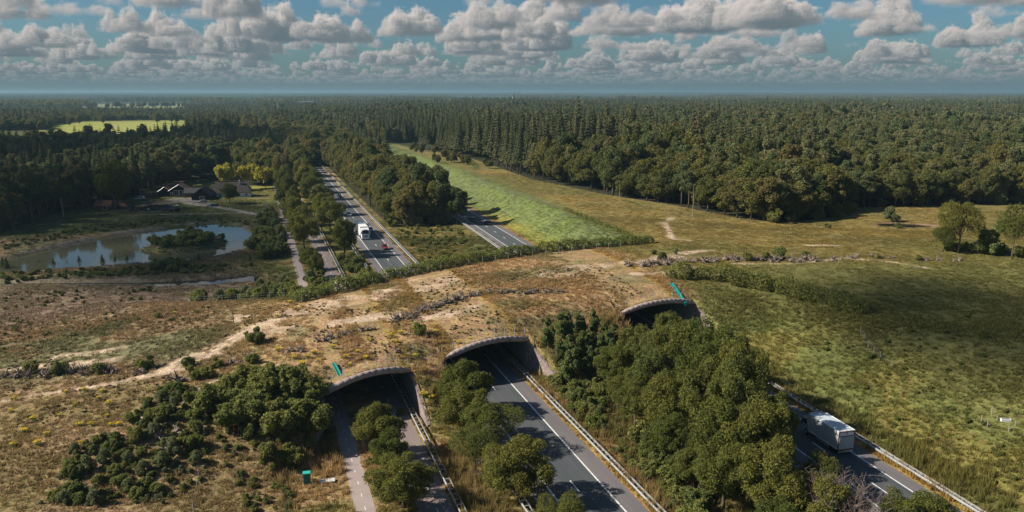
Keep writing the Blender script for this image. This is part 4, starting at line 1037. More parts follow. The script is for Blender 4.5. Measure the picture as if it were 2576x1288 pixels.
# ================================================================ farm
MT['tar'] = material('black_tarred_boards', (.028, .027, .027), .8, .2, noise=.3, nscale=2)
MT['tile_red'] = material('red_roof_tiles', (.17, .072, .056), .85, .2, noise=.35, nscale=1.5)
MT['tile_dark'] = material('dark_roof_tiles', (.055, .056, .060), .85, .2, noise=.3, nscale=1.5)
MT['thatch'] = material('grey_thatch', (.072, .066, .062), .95, .05, noise=.35, nscale=1.2)
MT['plaster'] = material('white_plaster', (.70, .69, .66), .85, .2, noise=.1, nscale=1)
MT['brick'] = material('brown_brick', (.16, .10, .075), .9, .1, noise=.3, nscale=3)
def gable_house(name, label, px, rz, w, d, eave, ridge, wall, roof, group='farm buildings', over=.5, trim=True, windows=(), hip=0.0, chimney=None, ridge_cap=None, dark_fronts=()):
    """gable end faces local -y; ridge along y; w across, d deep"""
    x, y = px; r = empty(name, (x, y, float(height(x, y))), rz, label, 'house' if 'house' in name else 'shed', group)
    m = MB(); h = w / 2
    m.add([(-h, 0, -.3), (h, 0, -.3), (h, 0, eave), (0, 0, ridge - .15), (-h, 0, eave), (-h, d, -.3), (h, d, -.3), (h, d, eave), (0, d, ridge - .15), (-h, d, eave)],
          [(0, 1, 2, 3, 4), (6, 5, 9, 8, 7), (1, 6, 7, 2), (5, 0, 4, 9)]).build('wall', wall, r)
    sl = (ridge - eave) / h; ro = None
    for s in (-1, 1):
        ex = h + over; ez = eave - over * sl; hp = hip
        V = [(0, -over + hp, ridge), (s * ex, -over, ez), (s * ex, d + over, ez), (0, d + over - hp, ridge)]
        V += [(a, b, c + .16) for a, b, c in V]
        MB().add(V, [(0, 1, 2, 3), (7, 6, 5, 4), (0, 4, 5, 1), (1, 5, 6, 2), (2, 6, 7, 3), (3, 7, 4, 0)]).build('roof', roof, r)
    if hip:
        for yy, s in ((-over, 1), (d + over, -1)):
            V = [(-h - over, yy, eave - over * sl + .1), (h + over, yy, eave - over * sl + .1), (0, yy + s * hip, ridge + .14)]
            MB().add(V, [(0, 1, 2) if s > 0 else (1, 0, 2)]).build('hip', roof, r)
    if trim:
        m = MB()
        for s in (-1, 1): m.tube([(0, -over - .03, ridge + .05), (s * (h + over), -over - .03, eave - over * sl + .05)], .13, 4)
        m.build('barge_board', MT['white'], r)
    if ridge_cap: MB().box(-.22, .22, -over + hip, d + over - hip, ridge + .08, ridge + .36).build('ridge_cap', ridge_cap, r)
    if chimney:
        cx, cy, ch = chimney; MB().box(cx - .35, cx + .35, cy - .35, cy + .35, eave, ch).build('chimney', MT['plaster'], r)
    for face, a, z, ww, hh in windows:
        if face == 'f':
            f = MB().box(a - ww / 2 - .12, a + ww / 2 + .12, -.06, .0, z - .12, z + hh + .12).build('window', MT['white'], r)
            n = max(1, round(ww / .8))
            for k in range(n): MB().box(a - ww / 2 + k * ww / n + .04, a - ww / 2 + (k + 1) * ww / n - .04, -.08, -.055, z, z + hh).build('pane', MT['glass'], f)
        else:
            sx = -h if face == 'l' else h; e = -1 if face == 'l' else 1
            f = MB().box(min(sx, sx + e * .06), max(sx, sx + e * .06), a - ww / 2, a + ww / 2, z, z + hh).build('window', MT['white'], r)
            MB().box(min(sx, sx + e * .08), max(sx, sx + e * .08), a - ww / 2 + .12, a + ww / 2 - .12, z + .12, z + hh - .12).build('pane', MT['glass'], f)
    for a, ww, hh in dark_fronts: MB().box(a - ww / 2, a + ww / 2, -.07, .0, 0, hh).build('door_or_dark_front', MT['black'], r)  # black slab on the closed wall, standing in for a shaded open front
    return r
yawf = -R(17.87) + R(14)          # fronts face the camera
gable_house('farm_shed', 'black boarded shed with red roof and large white framed windows', (-34.3, 399.3), yawf, 8.4, 9, 3.0, 5.6, MT['tar'], MT['tile_red'], windows=[('f', -1.3, .5, 1.9, 2.3), ('f', .7, .5, 1.2, 2.3), ('f', 2.9, .5, 1.7, 2.3), ('f', -3.4, .8, .7, 1.2)])
gable_house('farm_shed', 'small black shed with red roof and open front', (-40.7, 401.3), yawf, 6.0, 7, 2.4, 4.4, MT['tar'], MT['tile_red'], dark_fronts=[(0, 3.4, 2.1)])
gable_house('farm_shed', 'dark barn with grey tiled roof beside the yard', (-23.9, 382.8), yawf - .12, 8.4, 10, 2.0, 5.2, MT['tar'], MT['tile_dark'], trim=False, windows=[('f', .3, .4, 1.8, 1.3)])
gable_house('farm_shed', 'brick outbuilding with long dark roof behind the barn', (-22.5, 397.0), yawf + R(90), 5.0, 9, 2.2, 4.0, MT['brick'], MT['tile_dark'], trim=False)
thx, thy = (-2.3, 395.1)
gable_house('farm_house', 'thatched farmhouse with white walls, red ridge and white chimney', (thx, thy), yawf + R(90), 8.6, 17.5, 2.5, 7.0, MT['plaster'], MT['thatch'], trim=False, hip=3.2, over=.35, ridge_cap=MT['tile_red'], chimney=(-1.2, 5.0, 7.7), windows=[('l', 2.0, .5, 1.2, 1.2), ('l', 5.2, .5, 1.2, 1.2), ('l', 13.5, .5, 1.2, 1.2), ('l', 17, .5, 1.2, 1.2)])
gable_house('farm_shed', 'low red roofed hut under the big tree left of the wood pile', (-50.5, 363.8), yawf + R(60), 4.4, 6, 1.5, 3.2, MT['brick'], MT['tile_red'], trim=False)
gable_house('farm_shed', 'open timber shelter with red roof at the edge of the wood', (-57.5, 363.7), yawf + R(80), 5, 6, 2.0, 3.6, MT['brick'], MT['tile_red'], trim=False, windows=[('l', 2, .3, 1.6, 1.3)])
lx, ly = (-32.3, 402.4)
can = empty('canopy', (lx, ly, .3), yawf, 'white edged flat canopy between the two red roofed sheds', 'canopy', 'farm buildings')
MB().box(-6.8, -3.8, -1.2, 2.0, 2.7, 2.95).build('roof', MT['white'], can); MB().box(-6.5, -6.4, -1.0, -.9, 0, 2.7).build('post', MT['dark_wood'], can); MB().box(-4.2, -4.1, -1.0, -.9, 0, 2.7).build('post', MT['dark_wood'], can)
# board fence with pale posts
xa, ya = (-51.6, 404.9); xb, yb = (-43.1, 403.6)
bf = empty('board_fence', (xa, ya, float(height(xa, ya))), math.atan2(yb - ya, xb - xa), 'reddish board fence with pale posts left of the sheds', 'fence'); LN = math.hypot(xb - xa, yb - ya)
pm = MB().box(-.07, .07, -.1, -.0, 0, 2.2).mesh('post', MT['post']); bmm = MB().box(0, LN / 7 - .1, .01, .06, .1, 1.95).mesh('panel', material('red_brown_boards', (.20, .12, .085), .9, .1, noise=.3, nscale=2))
for k in range(8):
    obj('post', pm, bf, (k * LN / 7, 0, 0))
    if k < 7: obj('panel', bmm, bf, (k * LN / 7 + .05, 0, 0))
# tractor
txx, tyy = (-32.0, 348.3); tr = empty('tractor', (txx, tyy, float(height(txx, tyy))), R(75), 'green tractor parked by the wood pile', 'tractor', 'vehicles at the farm')
tg = paint_mat('dark_green_paint', (.02, .07, .05))
MB().prism([(-.2, .7), (-.2, 1.35), (1.7, 1.25), (1.8, .7)], -.45, .45).build('bonnet', tg, tr); MB().box(-.7, .7, -1.5, -.2, 1.1, 2.6, .12, .12).build('cab', MT['glass'], tr); MB().box(-.75, .75, -1.5, -.25, 2.6, 2.72).build('roof', MT['white'], tr)
for sx in (-1, 1): MB().wheel(sx * .9, -1.0, .8, .8, .45, 16).build('wheel', MT['black'], tr); MB().wheel(sx * .8, 1.3, .5, .5, .3, 14).build('wheel', MT['black'], tr)
# wood pile
wx, wy = (-41.7, 361.0); wp = empty('log_pile', (wx, wy, float(height(wx, wy))), 0, 'sprawling pile of brown branches and logs in the farm yard', 'log pile')
lm = MB().tube([(-2.2, 0, 0), (2.2, 0, .1)], [.16, .12], 6).mesh('log', MT['dark_wood']); lm2 = MB().tube([(-1.2, 0, 0), (1.2, .1, .1)], [.15, .13], 6).mesh('log', MT['stump'])
for k in range(110):
    a = random.gauss(0, 4.2); b = random.gauss(0, 2.6); o = obj('log', lm if k % 4 else lm2, wp, (a, b, .15 + 1.5 * math.exp(-(a / 4) ** 2 - (b / 2.4) ** 2) * random.random())); o.rotation_euler = (0, random.uniform(-.25, .25), random.uniform(0, 3.1))
# feather flag
qx, qy = (3.1, 339.4); fl = empty('feather_flag', (qx, qy, float(height(qx, qy))), R(20), 'white feather flag standing in the grass by the farm drive', 'flag')
MB().tube([(0, 0, 0), (0, 0, 3.6), (.12, 0, 3.85)], .05, 5).build('pole', MT['post'], fl); MB().add([(.02, -.02, 1.2), (.25, -.02, 1.3), (.75, .05, 3.2), (.7, .02, 3.85), (.1, -.02, 3.85), (.02, .02, 1.2), (.25, .02, 1.3), (.75, .09, 3.2), (.7, .06, 3.85), (.1, .02, 3.85)], [(0, 1, 2, 3, 4), (9, 8, 7, 6, 5), (0, 5, 6, 1), (1, 6, 7, 2), (2, 7, 8, 3), (3, 8, 9, 4)]).build('cloth', MT['white'], fl)

# a person by the wood pile, standing
def person(label, x, y, rz):
    V = [(0, 0, .95), (0, 0, 1.2), (0, .01, 1.42), (0, .01, 1.53), (0, .02, 1.66), (0, .02, 1.76), (.10, 0, .9), (.12, .03, .5), (.13, -.02, .08), (.13, .14, .04), (-.10, 0, .9), (-.12, .05, .5), (-.13, 0, .08), (-.13, .16, .04),
         (.19, 0, 1.41), (.25, .02, 1.13), (.24, .18, .90), (-.19, 0, 1.41), (-.25, .02, 1.13), (-.24, .16, .90)]
    E = [(0, 1), (1, 2), (2, 3), (3, 4), (4, 5), (0, 6), (6, 7), (7, 8), (8, 9), (0, 10), (10, 11), (11, 12), (12, 13), (2, 14), (14, 15), (15, 16), (2, 17), (17, 18), (18, 19)]
    rad = [.15, .15, .16, .06, .10, .08, .10, .07, .05, .04, .10, .07, .05, .04, .07, .05, .04, .07, .05, .04]
    me = bpy.data.meshes.new('person'); me.from_pydata(V, E, []); o = obj('person', me, None, (x, y, float(height(x, y))), rz)
    md = o.modifiers.new('skin', 'SKIN')
    for i, v in enumerate(me.skin_vertices[0].data): v.radius = (rad[i], rad[i] * .85); v.use_root = i == 0
    o.modifiers.new('sub', 'SUBSURF').levels = 1
    m = bpy.data.materials.new('clothes'); m.use_nodes = True; t = m.node_tree; g = N(t, 'ShaderNodeTexCoord'); s = N(t, 'ShaderNodeSeparateXYZ'); rp = N(t, 'ShaderNodeValToRGB'); mr = N(t, 'ShaderNodeMath', _operation='DIVIDE'); mr.inputs[1].default_value = 1.8
    t.links.new(g.outputs['Object'], s.inputs[0]); t.links.new(s.outputs[2], mr.inputs[0]); t.links.new(mr.outputs[0], rp.inputs[0]); rp.color_ramp.interpolation = 'CONSTANT'
    e = rp.color_ramp.elements; e[0].color = (.03, .035, .05, 1); e[1].position = .52; e[1].color = (.7, .7, .68, 1)
    for p, c in ((.84, (.45, .28, .2, 1)), (.93, (.06, .045, .03, 1))): q = e.new(p); q.color = c
    t.links.new(rp.outputs[0], t.nodes['Principled BSDF'].inputs['Base Color']); me.materials.append(m)
    return tag(o, label, 'person')
if 'skin' : pass

person('person in white top and dark trousers standing by the wood pile', *(-42.2, 350.5), R(160))

# ================================================================ trees one can point at
ORD = 'nearest second third fourth fifth sixth seventh eighth ninth tenth eleventh'.split()
def T_(key, p, s, label, group=None, sz=None, cat='tree'): return plant(key, p[0], p[1], s, label, cat, group, sz)
T_('oak0', (13.6, 99.5), .80, 'oak nearest the tunnel on the strip between cycle path and side road', sz=.78)
T_('oak1', (13.6, 93.5), .66, 'middle oak on the strip between cycle path and side road', sz=.68)
T_('oak2', (14.2, 86.0), .90, 'oak nearest the bottom edge on the strip between cycle path and side road', sz=.64)
T_('oak0', (28.6, 110.5), .98, 'open crowned tree right in front of the middle tunnel arch', sz=.86)
T_('oak1', (26.0, 101.5), .86, 'dense tree on the grass strip between the side road barrier and the motorway', sz=.80)
T_('loose1', (28.7, 97.0), .95, 'spreading thin tree leaning over the left motorway barrier', sz=.78)
T_('loose0', (24.6, 92.0), .70, 'slim tree with pale bare trunk left of the motorway barrier', sz=.72)
T_('oak2', (27.6, 82.5), 1.0, 'round tree at the bottom edge hiding the left side of the motorway', sz=.82)
T_('loose1', (28.6, 72.5), .62, 'small tree beside the motorway at the bottom edge', sz=.66)
mass = [('oak0', 66, 101, 1.20, 1.34), ('oak1', 60.5, 95, 1.15, 1.38), ('oak2', 62.6, 91, 1.08, 1.42), ('oak0', 59.0, 85, 1.05, 1.45), ('oak1', 66.5, 110, 1.10, 1.25), ('oak2', 61.5, 106, 1.12, 1.26), ('oak0', 55.5, 101, 1.0, 1.12), ('oak1', 53, 92, .95, 1.02), ('oak2', 56.5, 77, 1.05, 1.14), ('oak0', 54, 80, 1.05, 1.12), ('oak1', 53, 69, 1.0, 1.0), ('oak2', 67, 118, 1.0, 1.08), ('oak0', 60, 116, .95, 1.0), ('oak1', 50, 74, .85, .85)]
desc = ['tallest oak of the median wood, beside the right carriageway', 'large oak in the middle of the median wood', 'oak hanging over the right carriageway behind the truck', 'broad oak at the heart of the median wood', 'oak in front of the right tunnel rim', 'oak behind the middle of the median wood', 'oak on the left side of the median wood below the stone wall', 'oak on the left edge of the median wood', 'brown tinged oak by the road left of the truck', 'low oak in the lower median wood', 'wide oak at the bottom of the median wood', 'oak directly below the right tunnel arch', 'oak between the upright alders and the right tunnel', 'small oak at the bottom left of the median wood']
for (k, x, y, s, sz), d in zip(mass, desc): T_(k, (x, y), s, d, 'oaks of the median wood', sz)
for i, (k, x, y, s, sz) in enumerate([('oak1', 50.5, 98, .80, .80), ('oak0', 49.5, 86, .78, .74), ('oak2', 54, 112, .80, .80), ('oak1', 58.5, 110, .9, 1.0), ('oak0', 57, 90, 1.1, 1.25), ('oak2', 52, 104, .75, .7), ('oak0', 49, 79, .7, .62), ('oak1', 60.0, 81, .9, 1.15), ('oak2', 63.5, 96, 1.1, 1.3), ('oak1', 50, 63, .8, .7), ('oak2', 56, 64, .9, .8)]):
    T_(k, (x, y), s, ['oak', 'smaller oak'][s < .85] + ' inside the median wood, ' + ('left flank' if x < 53 else 'right flank' if x > 58 else 'middle') + (', towards the bottom edge' if y < 84 else ', towards the overpass' if y > 103 else ', halfway up'), 'inner oaks of the median wood', sz)
T_('oak1', (65.5, 61.0), .86, 'oak at the bottom edge in front of the right carriageway', sz=.66)
T_('loose0', (62.2, 72.5), .45, 'small spiky tree top in front of the truck', sz=.66)
for i in range(17):
    x = 47 + (i % 6) * 2.5 + random.uniform(-.6, .6); y = 117 + (i // 6) * 4.2 + (i % 6) * .9 + random.uniform(-.6, .6)
    T_('upright%d' % (i % 2), (x, y), random.uniform(.9, 1.25), 'upright alder between the middle and right tunnels, %s row, %s from the left' % (('front', 'middle', 'back')[i // 6], ORD[i % 6].replace('nearest', 'first')), 'alders between the tunnels')
# rows along the side road beyond the overpass
for i, (x, y, s, sz) in enumerate([(13.4, 211, .62, .62), (13.0, 221, .66, .62), (13.2, 252, 1.05, 1.12), (12.4, 266, .95, 1.05), (13.5, 281, 1.0, 1.05), (12.5, 299, 1.05, 1.1), (13, 318, 1.0, 1.1), (12, 338, 1.1, 1.2), (13, 360, 1.1, 1.3), (12, 385, 1.1, 1.3), (13, 412, 1.2, 1.35)]):
    T_('oak%d' % (i % 3), (x, y), s, ORD[i] + ' oak from the far hedge between cycle path and side road', 'oaks along the cycle path', sz)
for i, (x, y, s, sz) in enumerate([(23.6, 236, .92, 1.18), (24.6, 243, .8, 1.1), (23.6, 278, 1.15, 1.32), (23.0, 296, 1.05, 1.25), (24, 322, 1.15, 1.35), (23, 346, 1.2, 1.4), (24, 372, 1.2, 1.45), (23, 398, 1.2, 1.5), (24, 424, 1.2, 1.5)]):
    T_(['oak0', 'wood1', 'oak2'][i % 3], (x, y), s, ORD[i] + ' tree from the far hedge between side road and motorway', 'trees left of the motorway', sz if i % 3 != 1 else sz * .8)
# the big tree by the huts, the pale birch, the farm trees
T_('oak1', (-55.8, 361.1), 1.75, 'big broad oak beside the red roofed huts', sz=2.1)
T_('pine0', (-80.2, 334.2), 1.15, 'tall pine with bare reddish trunk at the left end of the wood')
T_('birch0', (-72.5, 347.3), 1.2, 'white stemmed birch at the edge of the left wood')
T_('oak0', (-11.5, 367.7), .95, 'small dark oak on the lawn before the thatched house', sz=.9)
for k, (p, s, l) in enumerate([((-14.9, 421.0), 1.15, 'leftmost of three sunlit yellow green trees behind the thatched house'), ((-3.2, 426.3), 1.1, 'middle of three sunlit yellow green trees behind the thatched house'), ((4.4, 417.7), 1.05, 'sunlit yellow tree right of the thatched house')]):
    T_('yellow0', p, s, l, 'yellow trees by the thatched house', s * 1.55)
# lone trees on the right meadow
T_('loose0', (171.7, 156.7), 1.20, 'large lone tree with pale trunk on the right meadow', sz=1.5)
T_('loose1', (169.0, 158.9), .72, 'low leafy tree leaning left of the lone meadow tree', sz=.75)
T_('upright0', (178.5, 152.0), 1.9, 'narrow leafy tree between the two larger meadow trees', sz=1.7)
T_('upright1', (176.9, 153.9), 1.6, 'dark leafy tree just right of the lone meadow tree', sz=1.5)
T_('loose1', (179.1, 147.3), .98, 'thin crowned tree with pale bare trunk at the right edge', sz=1.5)
T_('pale0', (204.2, 214.1), 2.2, 'bright green bush like tree before the meadow pool', sz=1.9)
for p, s in (((172.0, 160.1), 1.3), ((175.9, 158.1), 1.1), ((176.7, 155.7), 1.5), ((177.8, 153.7), 1.2), ((180.8, 151.7), 1.3), ((182.9, 148.3), 1.4), ((175.9, 161.9), 1.2)):
    plant('shrub%d' % (int(p[0]) % 3), p[0], p[1], s, 'leafy bush at the foot of the lone meadow trees', 'shrub', 'bushes under the lone meadow trees')
# field trees far left
for p, s in (((-141.0, 1371.9), 1.5), ((-123.0, 1403.8), 1.6), ((-114.4, 1399.5), 1.2), ((-221.4, 1396.8), 1.3), ((-253.9, 1391.2), 1.3), ((-253.2, 1315.0), 1.2)):
    T_('wood1', p, s, 'dark broad tree standing alone on the bright far field', 'trees on the far field')

# a bare shrub-like tree, grey twigs
def bare_tree(label, x, y, H, n, seed):
    rng = random.Random(seed); r = empty('bare_tree', (x, y, float(height(x, y))), 0, label, 'tree'); m = MB(); tw = MB()
    for i in range(n):
        a = rng.uniform(0, 6.28); sp_ = rng.uniform(.15, .80) * H * .75; base = Vector((rng.uniform(-.3, .3), rng.uniform(-.3, .3), 0)); tip = Vector((math.cos(a) * sp_, math.sin(a) * sp_, H * rng.uniform(.6, 1.0) * (1 - .35 * (sp_ / H))))
        mid = base.lerp(tip, .5) + Vector((0, 0, H * .12)); m.tube([base, mid, tip], [.07, .045, .015], 4, False)
        for k in range(13):
            t = rng.uniform(.3, 1.0); p = base.lerp(mid, t * 2) if t < .5 else mid.lerp(tip, t * 2 - 1)
            q = p + Vector((rng.uniform(-.9, .9), rng.uniform(-.9, .9), rng.uniform(.2, 1.2)))
            tw.tube([p, q], [.022, .008], 3, False)
            for _ in range(3): e = p.lerp(q, rng.uniform(.4, 1)); tw.tube([e, e + Vector((rng.uniform(-.5, .5), rng.uniform(-.5, .5), rng.uniform(.1, .6)))], [.014, .006], 3, False)
    m.build('limbs', MT['twig'], r); tw.build('twigs', MT['twig'], r)
bare_tree('leafless grey brown tree with a haze of twigs at the bottom edge', 57.5, 62.5, 9.2, 66, 3)
bare_tree('small bare trunked tree with few dry branches left of the motorway barrier', 25.5, 86.5, 4.6, 7, 8)

# ---------------------------------------------------------------- shrubs
def where(x, y, cx, cy):
    n = len(cx); h = ' left' if x < cx[n // 3] else (' right' if x > cx[(2 * n) // 3] else ' middle'); v = ' back' if y > cy[n // 2] else ' front'
    return ',' + v + h
SH = ['shrub0', 'shrub1', 'shrub2']
def thicket(poly, n, s0, s1, label, group, keys=SH, cat='shrub', mind=1.2, seed=0):
    rng = random.Random(seed + 5); xs = [p[0] for p in poly]; ys = [p[1] for p in poly]; pts = []; t = 0
    while len(pts) < n and t < 8000:
        t += 1; x, y = rng.uniform(min(xs), max(xs)), rng.uniform(min(ys), max(ys))
        if float(inside(poly, x, y)) < 0 or any((x - a) ** 2 + (y - b) ** 2 < mind ** 2 for a, b in pts): continue
        pts.append((x, y))
    cx = sorted(p[0] for p in pts); cy = sorted(p[1] for p in pts); n_ = len(pts)
    for x, y in pts:
        s = rng.uniform(s0, s1); q = where(x, y, cx, cy)
        plant(rng.choice(keys), x, y, s, label + q, cat, group + q, s * rng.uniform(.8, 1.15))
thicket([(-8, 111), (-3, 117.5), (3, 114), (6.3, 111), (6.2, 105), (2, 103.5), (-4, 105)], 18, 1.35, 1.95, 'large dark green bush massed against the left end of the side road tunnel', 'bushes left of the side road tunnel', mind=2.0)
thicket([(-6, 106), (0, 104), (5, 103), (4, 98), (-1, 100)], 8, .6, 1.0, 'lower bush on the slope below the dark bushes by the tunnel', 'low bushes by the tunnel', mind=1.4, seed=1)
thicket([(-26.3, 100.2), (-23.8, 107.7), (-18.0, 109.6), (-15.6, 120.1), (-13.8, 124.3), (-8.8, 112.9), (-9.2, 101.6), (-12.5, 97.2), (-20.0, 97.6), (-25.6, 98.4)], 54, .42, .85, 'bush in the green thicket left of the post fence', 'thicket left of the post fence', SH + ['pale0', 'pale0', 'pale0'], mind=1.6, seed=2)
thicket([(-19.4, 180.3), (-8.7, 184.8), (-1.8, 206.6), (7.7, 203.5), (7.2, 169.4), (-5.0, 171.5)], 38, .8, 1.35, 'pale green shrub of the thicket behind the far left fence', 'sunlit thicket behind the far fence', ['pale0', 'pale0', 'shrub1', 'shrub0'], mind=1.9, seed=3)
thicket([(-33, 270), (-29, 279), (-21, 285.5), (-15, 284.5), (-11.5, 276), (-15, 266), (-22, 261), (-29, 262)], 26, .85, 1.35, 'shrub growing on the island in the pond', 'shrubs on the pond island', mind=2.1, seed=4)
thicket([(-.5, 290), (-2, 268), (-4, 256), (1, 240), (6.5, 238), (7.6, 300), (6, 322), (0, 318)], 36, 1.2, 1.9, 'tall shrub between the pond and the cycle path', 'shrubs along the cycle path', ['shrub0', 'shrub1', 'shrub2', 'pale0'], mind=2.3, seed=5)
thicket([(-28.4, 229.1), (-19.4, 228.2), (-20.0, 236.9), (-28.4, 238.5)], 9, 1.0, 1.3, 'dark willow bush on the bank between pond and ditch', 'willow bushes by the ditch', mind=1.6, seed=6)
thicket([(45, 96), (52, 112), (47, 120), (44.6, 116), (44.2, 96)], 16, .8, 1.3, 'bush on the slope right of the motorway barrier', 'bushes right of the motorway', mind=1.6, seed=8)
thicket([(45, 60), (49, 62), (52, 90), (48, 97), (44.4, 95)], 18, .9, 1.5, 'bush under the median wood beside the motorway barrier', 'bushes under the median wood', mind=1.8, seed=9)
thicket([(165, 219), (195, 226), (220, 243), (330, 228), (330, 238), (230, 252), (190, 236), (162, 232)], 36, 1.3, 2.1, 'bright green shrub at the foot of the far right wood', 'shrubs before the right wood', ['shrub0', 'shrub1', 'shrub2'], mind=2.6, seed=10)
thicket([(46, 284), (72, 284), (73, 291), (46, 296)], 10, 1.2, 1.9, 'bushy edge of the median wood facing the overpass', 'edge bushes of the median wood', mind=2.2, seed=11)
for p, s, l in [((-1.6, 134.9), 1.15, 'lone dark bush on the dry grass of the overpass'), ((-2.9, 136.9), .7, 'small bush just left of the lone dark bush'), ((-18.3, 132.5), .95, 'round dark green bush at the end of the stump row'), ((-10.9, 123.4), .9, 'green bush beside the large root stumps'), ((-8.3, 122.7), .9, 'second green bush right of the large root stumps'), ((-11.9, 129.2), .75, 'bush on the right edge of the sand path'), ((-7.6, 126.5), .7, 'low bush between the stumps right of the sand path'), ((-2.0, 124.8), .75, 'bush hiding the stumps above the dark bushes'), ((-36.6, 141.1), .9, 'dark bush among the left stump row'), ((-31.8, 137.6), 1.0, 'widest dark bush among the left stump row'), ((-25.5, 134.3), .8, 'rightmost dark bush among the left stump row'), ((24.9, 128.5), .9, 'green bush with yellow flowers near the tunnel end'), ((100.0, 175.0), .6, 'low bush by the pale sand on the right'), ((94.5, 176.3), .6, 'small bush at the end of the far hedge'), ((113.2, 163.6), .9, 'round bush between the right stump heaps'), ((122.6, 163.1), 1.4, 'widest bush among the right stump heaps'), ((117.8, 162.8), .9, 'bush left of the widest bush in the right stump heaps'), ((128.2, 161.3), .9, 'bush right of the widest bush in the right stump heaps'), ((92.6, 168.7), .9, 'bush among the nearer stump heap'), ((154.7, 152.5), .6, 'small bush in the thin stump row at right'), ((146.5, 157.0), .5, 'little bush at the middle of the thin stump row'), ((172.0, 207.0), .8, 'low bush at the left of the meadow pool'), ((190.8, 197.1), .8, 'low bush at the edge of the meadow pool'), ((-19.8, 164.7), .5, 'little bush on the sunlit heath by the small track'), ((18.7, 113.3), .5, 'small shrub growing at the tunnel wall'), ((-13.0, 117.7), .95, 'tall green bush below the large root stumps'), ((-13.9, 110.4), 1.0, 'bush covering the slope beside the sand blob'), ((-2.2, 106.7), .95, 'yellow green bush on the slope below the dark bushes'), ((-20.2, 97.0), .75, 'pale bush at the bottom edge'), ((98.3, 104.8), .5, 'dark bush on the fence line of the right meadow'), ((117.5, 100.4), .6, 'dark little bush in the shaded right meadow'), ((125.6, 110.7), .5, 'small dark bush high in the shaded right meadow')]:
    plant('pale0' if 'pale' in l else SH[hash2(np.array([int(p[0] * 10)]), np.array([int(p[1] * 10)]), 1)[0] > .5], p[0], p[1], s, l, 'shrub')
for p, s in [((-68.1, 251.3), 1.2), ((-69.7, 254.1), 1.1), ((-44.0, 252.5), .95), ((-37.7, 254.1), .7), ((-50.7, 255.9), .8), ((-40.9, 254.1), .6), ((-56.9, 253.6), .8), ((-17.1, 241.8), .7), ((-3.1, 239.2), .6), ((5.0, 243.8), 1.1), ((8.3, 245.7), .8), ((9.6, 244.1), .85), ((11.4, 244.6), .8), ((16.9, 255.0), 1.3), ((13.1, 243.5), .9), ((-61.6, 257.7), .5), ((6.1, 325.4), .8), ((22.6, 320.1), .9)]:
    if p[0] < 9: plant(random.choice(['young0', 'young1']), p[0], p[1], s * .8, 'young conifer on the bank of the pond', 'tree', 'young conifers round the pond')

thicket([(22, 196), (27, 198), (27, 232), (22, 232)], 12, .8, 1.35, 'bush under the roadside trees beyond the far hedge', 'bushes under the roadside trees', mind=1.8, seed=21)
thicket([(10.8, 186), (14.8, 188), (14.8, 216), (11.5, 216)], 8, .9, 1.5, 'bush between cycle path and side road beyond the far hedge', 'bushes by the cycle path', SH + ['pale0'], mind=1.6, seed=22)
def hedge(name, label, pts, r, leaves, seed, up=1.0):
    rng = random.Random(seed); lo = []; x0, y0 = pts[0]; z0 = float(height(x0, y0, False))
    for (xa, ya), (xb, yb) in zip(pts[:-1], pts[1:]):
        n = max(1, int(math.hypot(xb - xa, yb - ya) / .75))
        for i in range(n):
            t = i / n; x = xa + (xb - xa) * t + rng.uniform(-.4, .4); y = ya + (yb - ya) * t + rng.uniform(-.4, .4); q = r * rng.uniform(.55, 1.15)
            lo.append((x - x0, y - y0, float(height(x, y, False)) - z0 + q * .7 * up * rng.uniform(.7, 1.15), q))
    root = empty(name, (x0, y0, z0), 0, label, 'hedge')
    obj('foliage', lobes_crown('hedge_leaves', lo, leaves, .34, MT['shrub'], seed, squash=1.0, gap=.1), root)
    m = MB()
    for x, y, z, q in lo[::2]: m.tube([(x, y, z - q - .3), (x, y, z)], [.05, .03], 4, False)
    m.build('stems', MT['bark'], root)
hedge('hedge', 'long dark hedge along the far edge of the overpass above the roads', [(6.8, 160.9), (16.7, 166.4), (26.0, 171.4), (40.4, 179.5), (53.5, 184.4), (66.4, 188.6), (83.5, 192.5), (104.3, 196.1)], 1.55, 34000, 31)
hedge('hedge', 'curved dark hedge right of the tunnels leading down the meadow', [(86.5, 152.6), (96.0, 150.0), (102.4, 144.5), (107.4, 137.4), (110.1, 129.6), (109.4, 120.8)], 1.9, 26000, 32)
hedge('hedge', 'loose dark scrub at the crest of the green bank', [(105.2, 264.8), (104.9, 239.1), (104.3, 216.5), (103.6, 199.4)], .7, 6000, 33)
hedge('hedge', 'dark scrub along the upper end of the green bank', [(132.2, 568.2), (130.1, 524.0), (124.1, 465.3), (113.6, 413.7)], 1.5, 4000, 34)

for i in range(26):
    x, y = [((117.2, 603.0)), ((118.6, 552.9)), ((121.2, 509.6)), ((120.9, 472.1)), ((120.9, 444.3)), ((107.4, 462.2))][i % 6]; q = i // 6
    plant('wood%d' % (i % 4), x + random.uniform(-9, 9), y + random.uniform(-28, 22), random.uniform(.38, .62), 'low rounded tree in the scrub at the top of the green bank', 'tree', 'scrub trees at the top of the green bank', random.uniform(.30, .5))
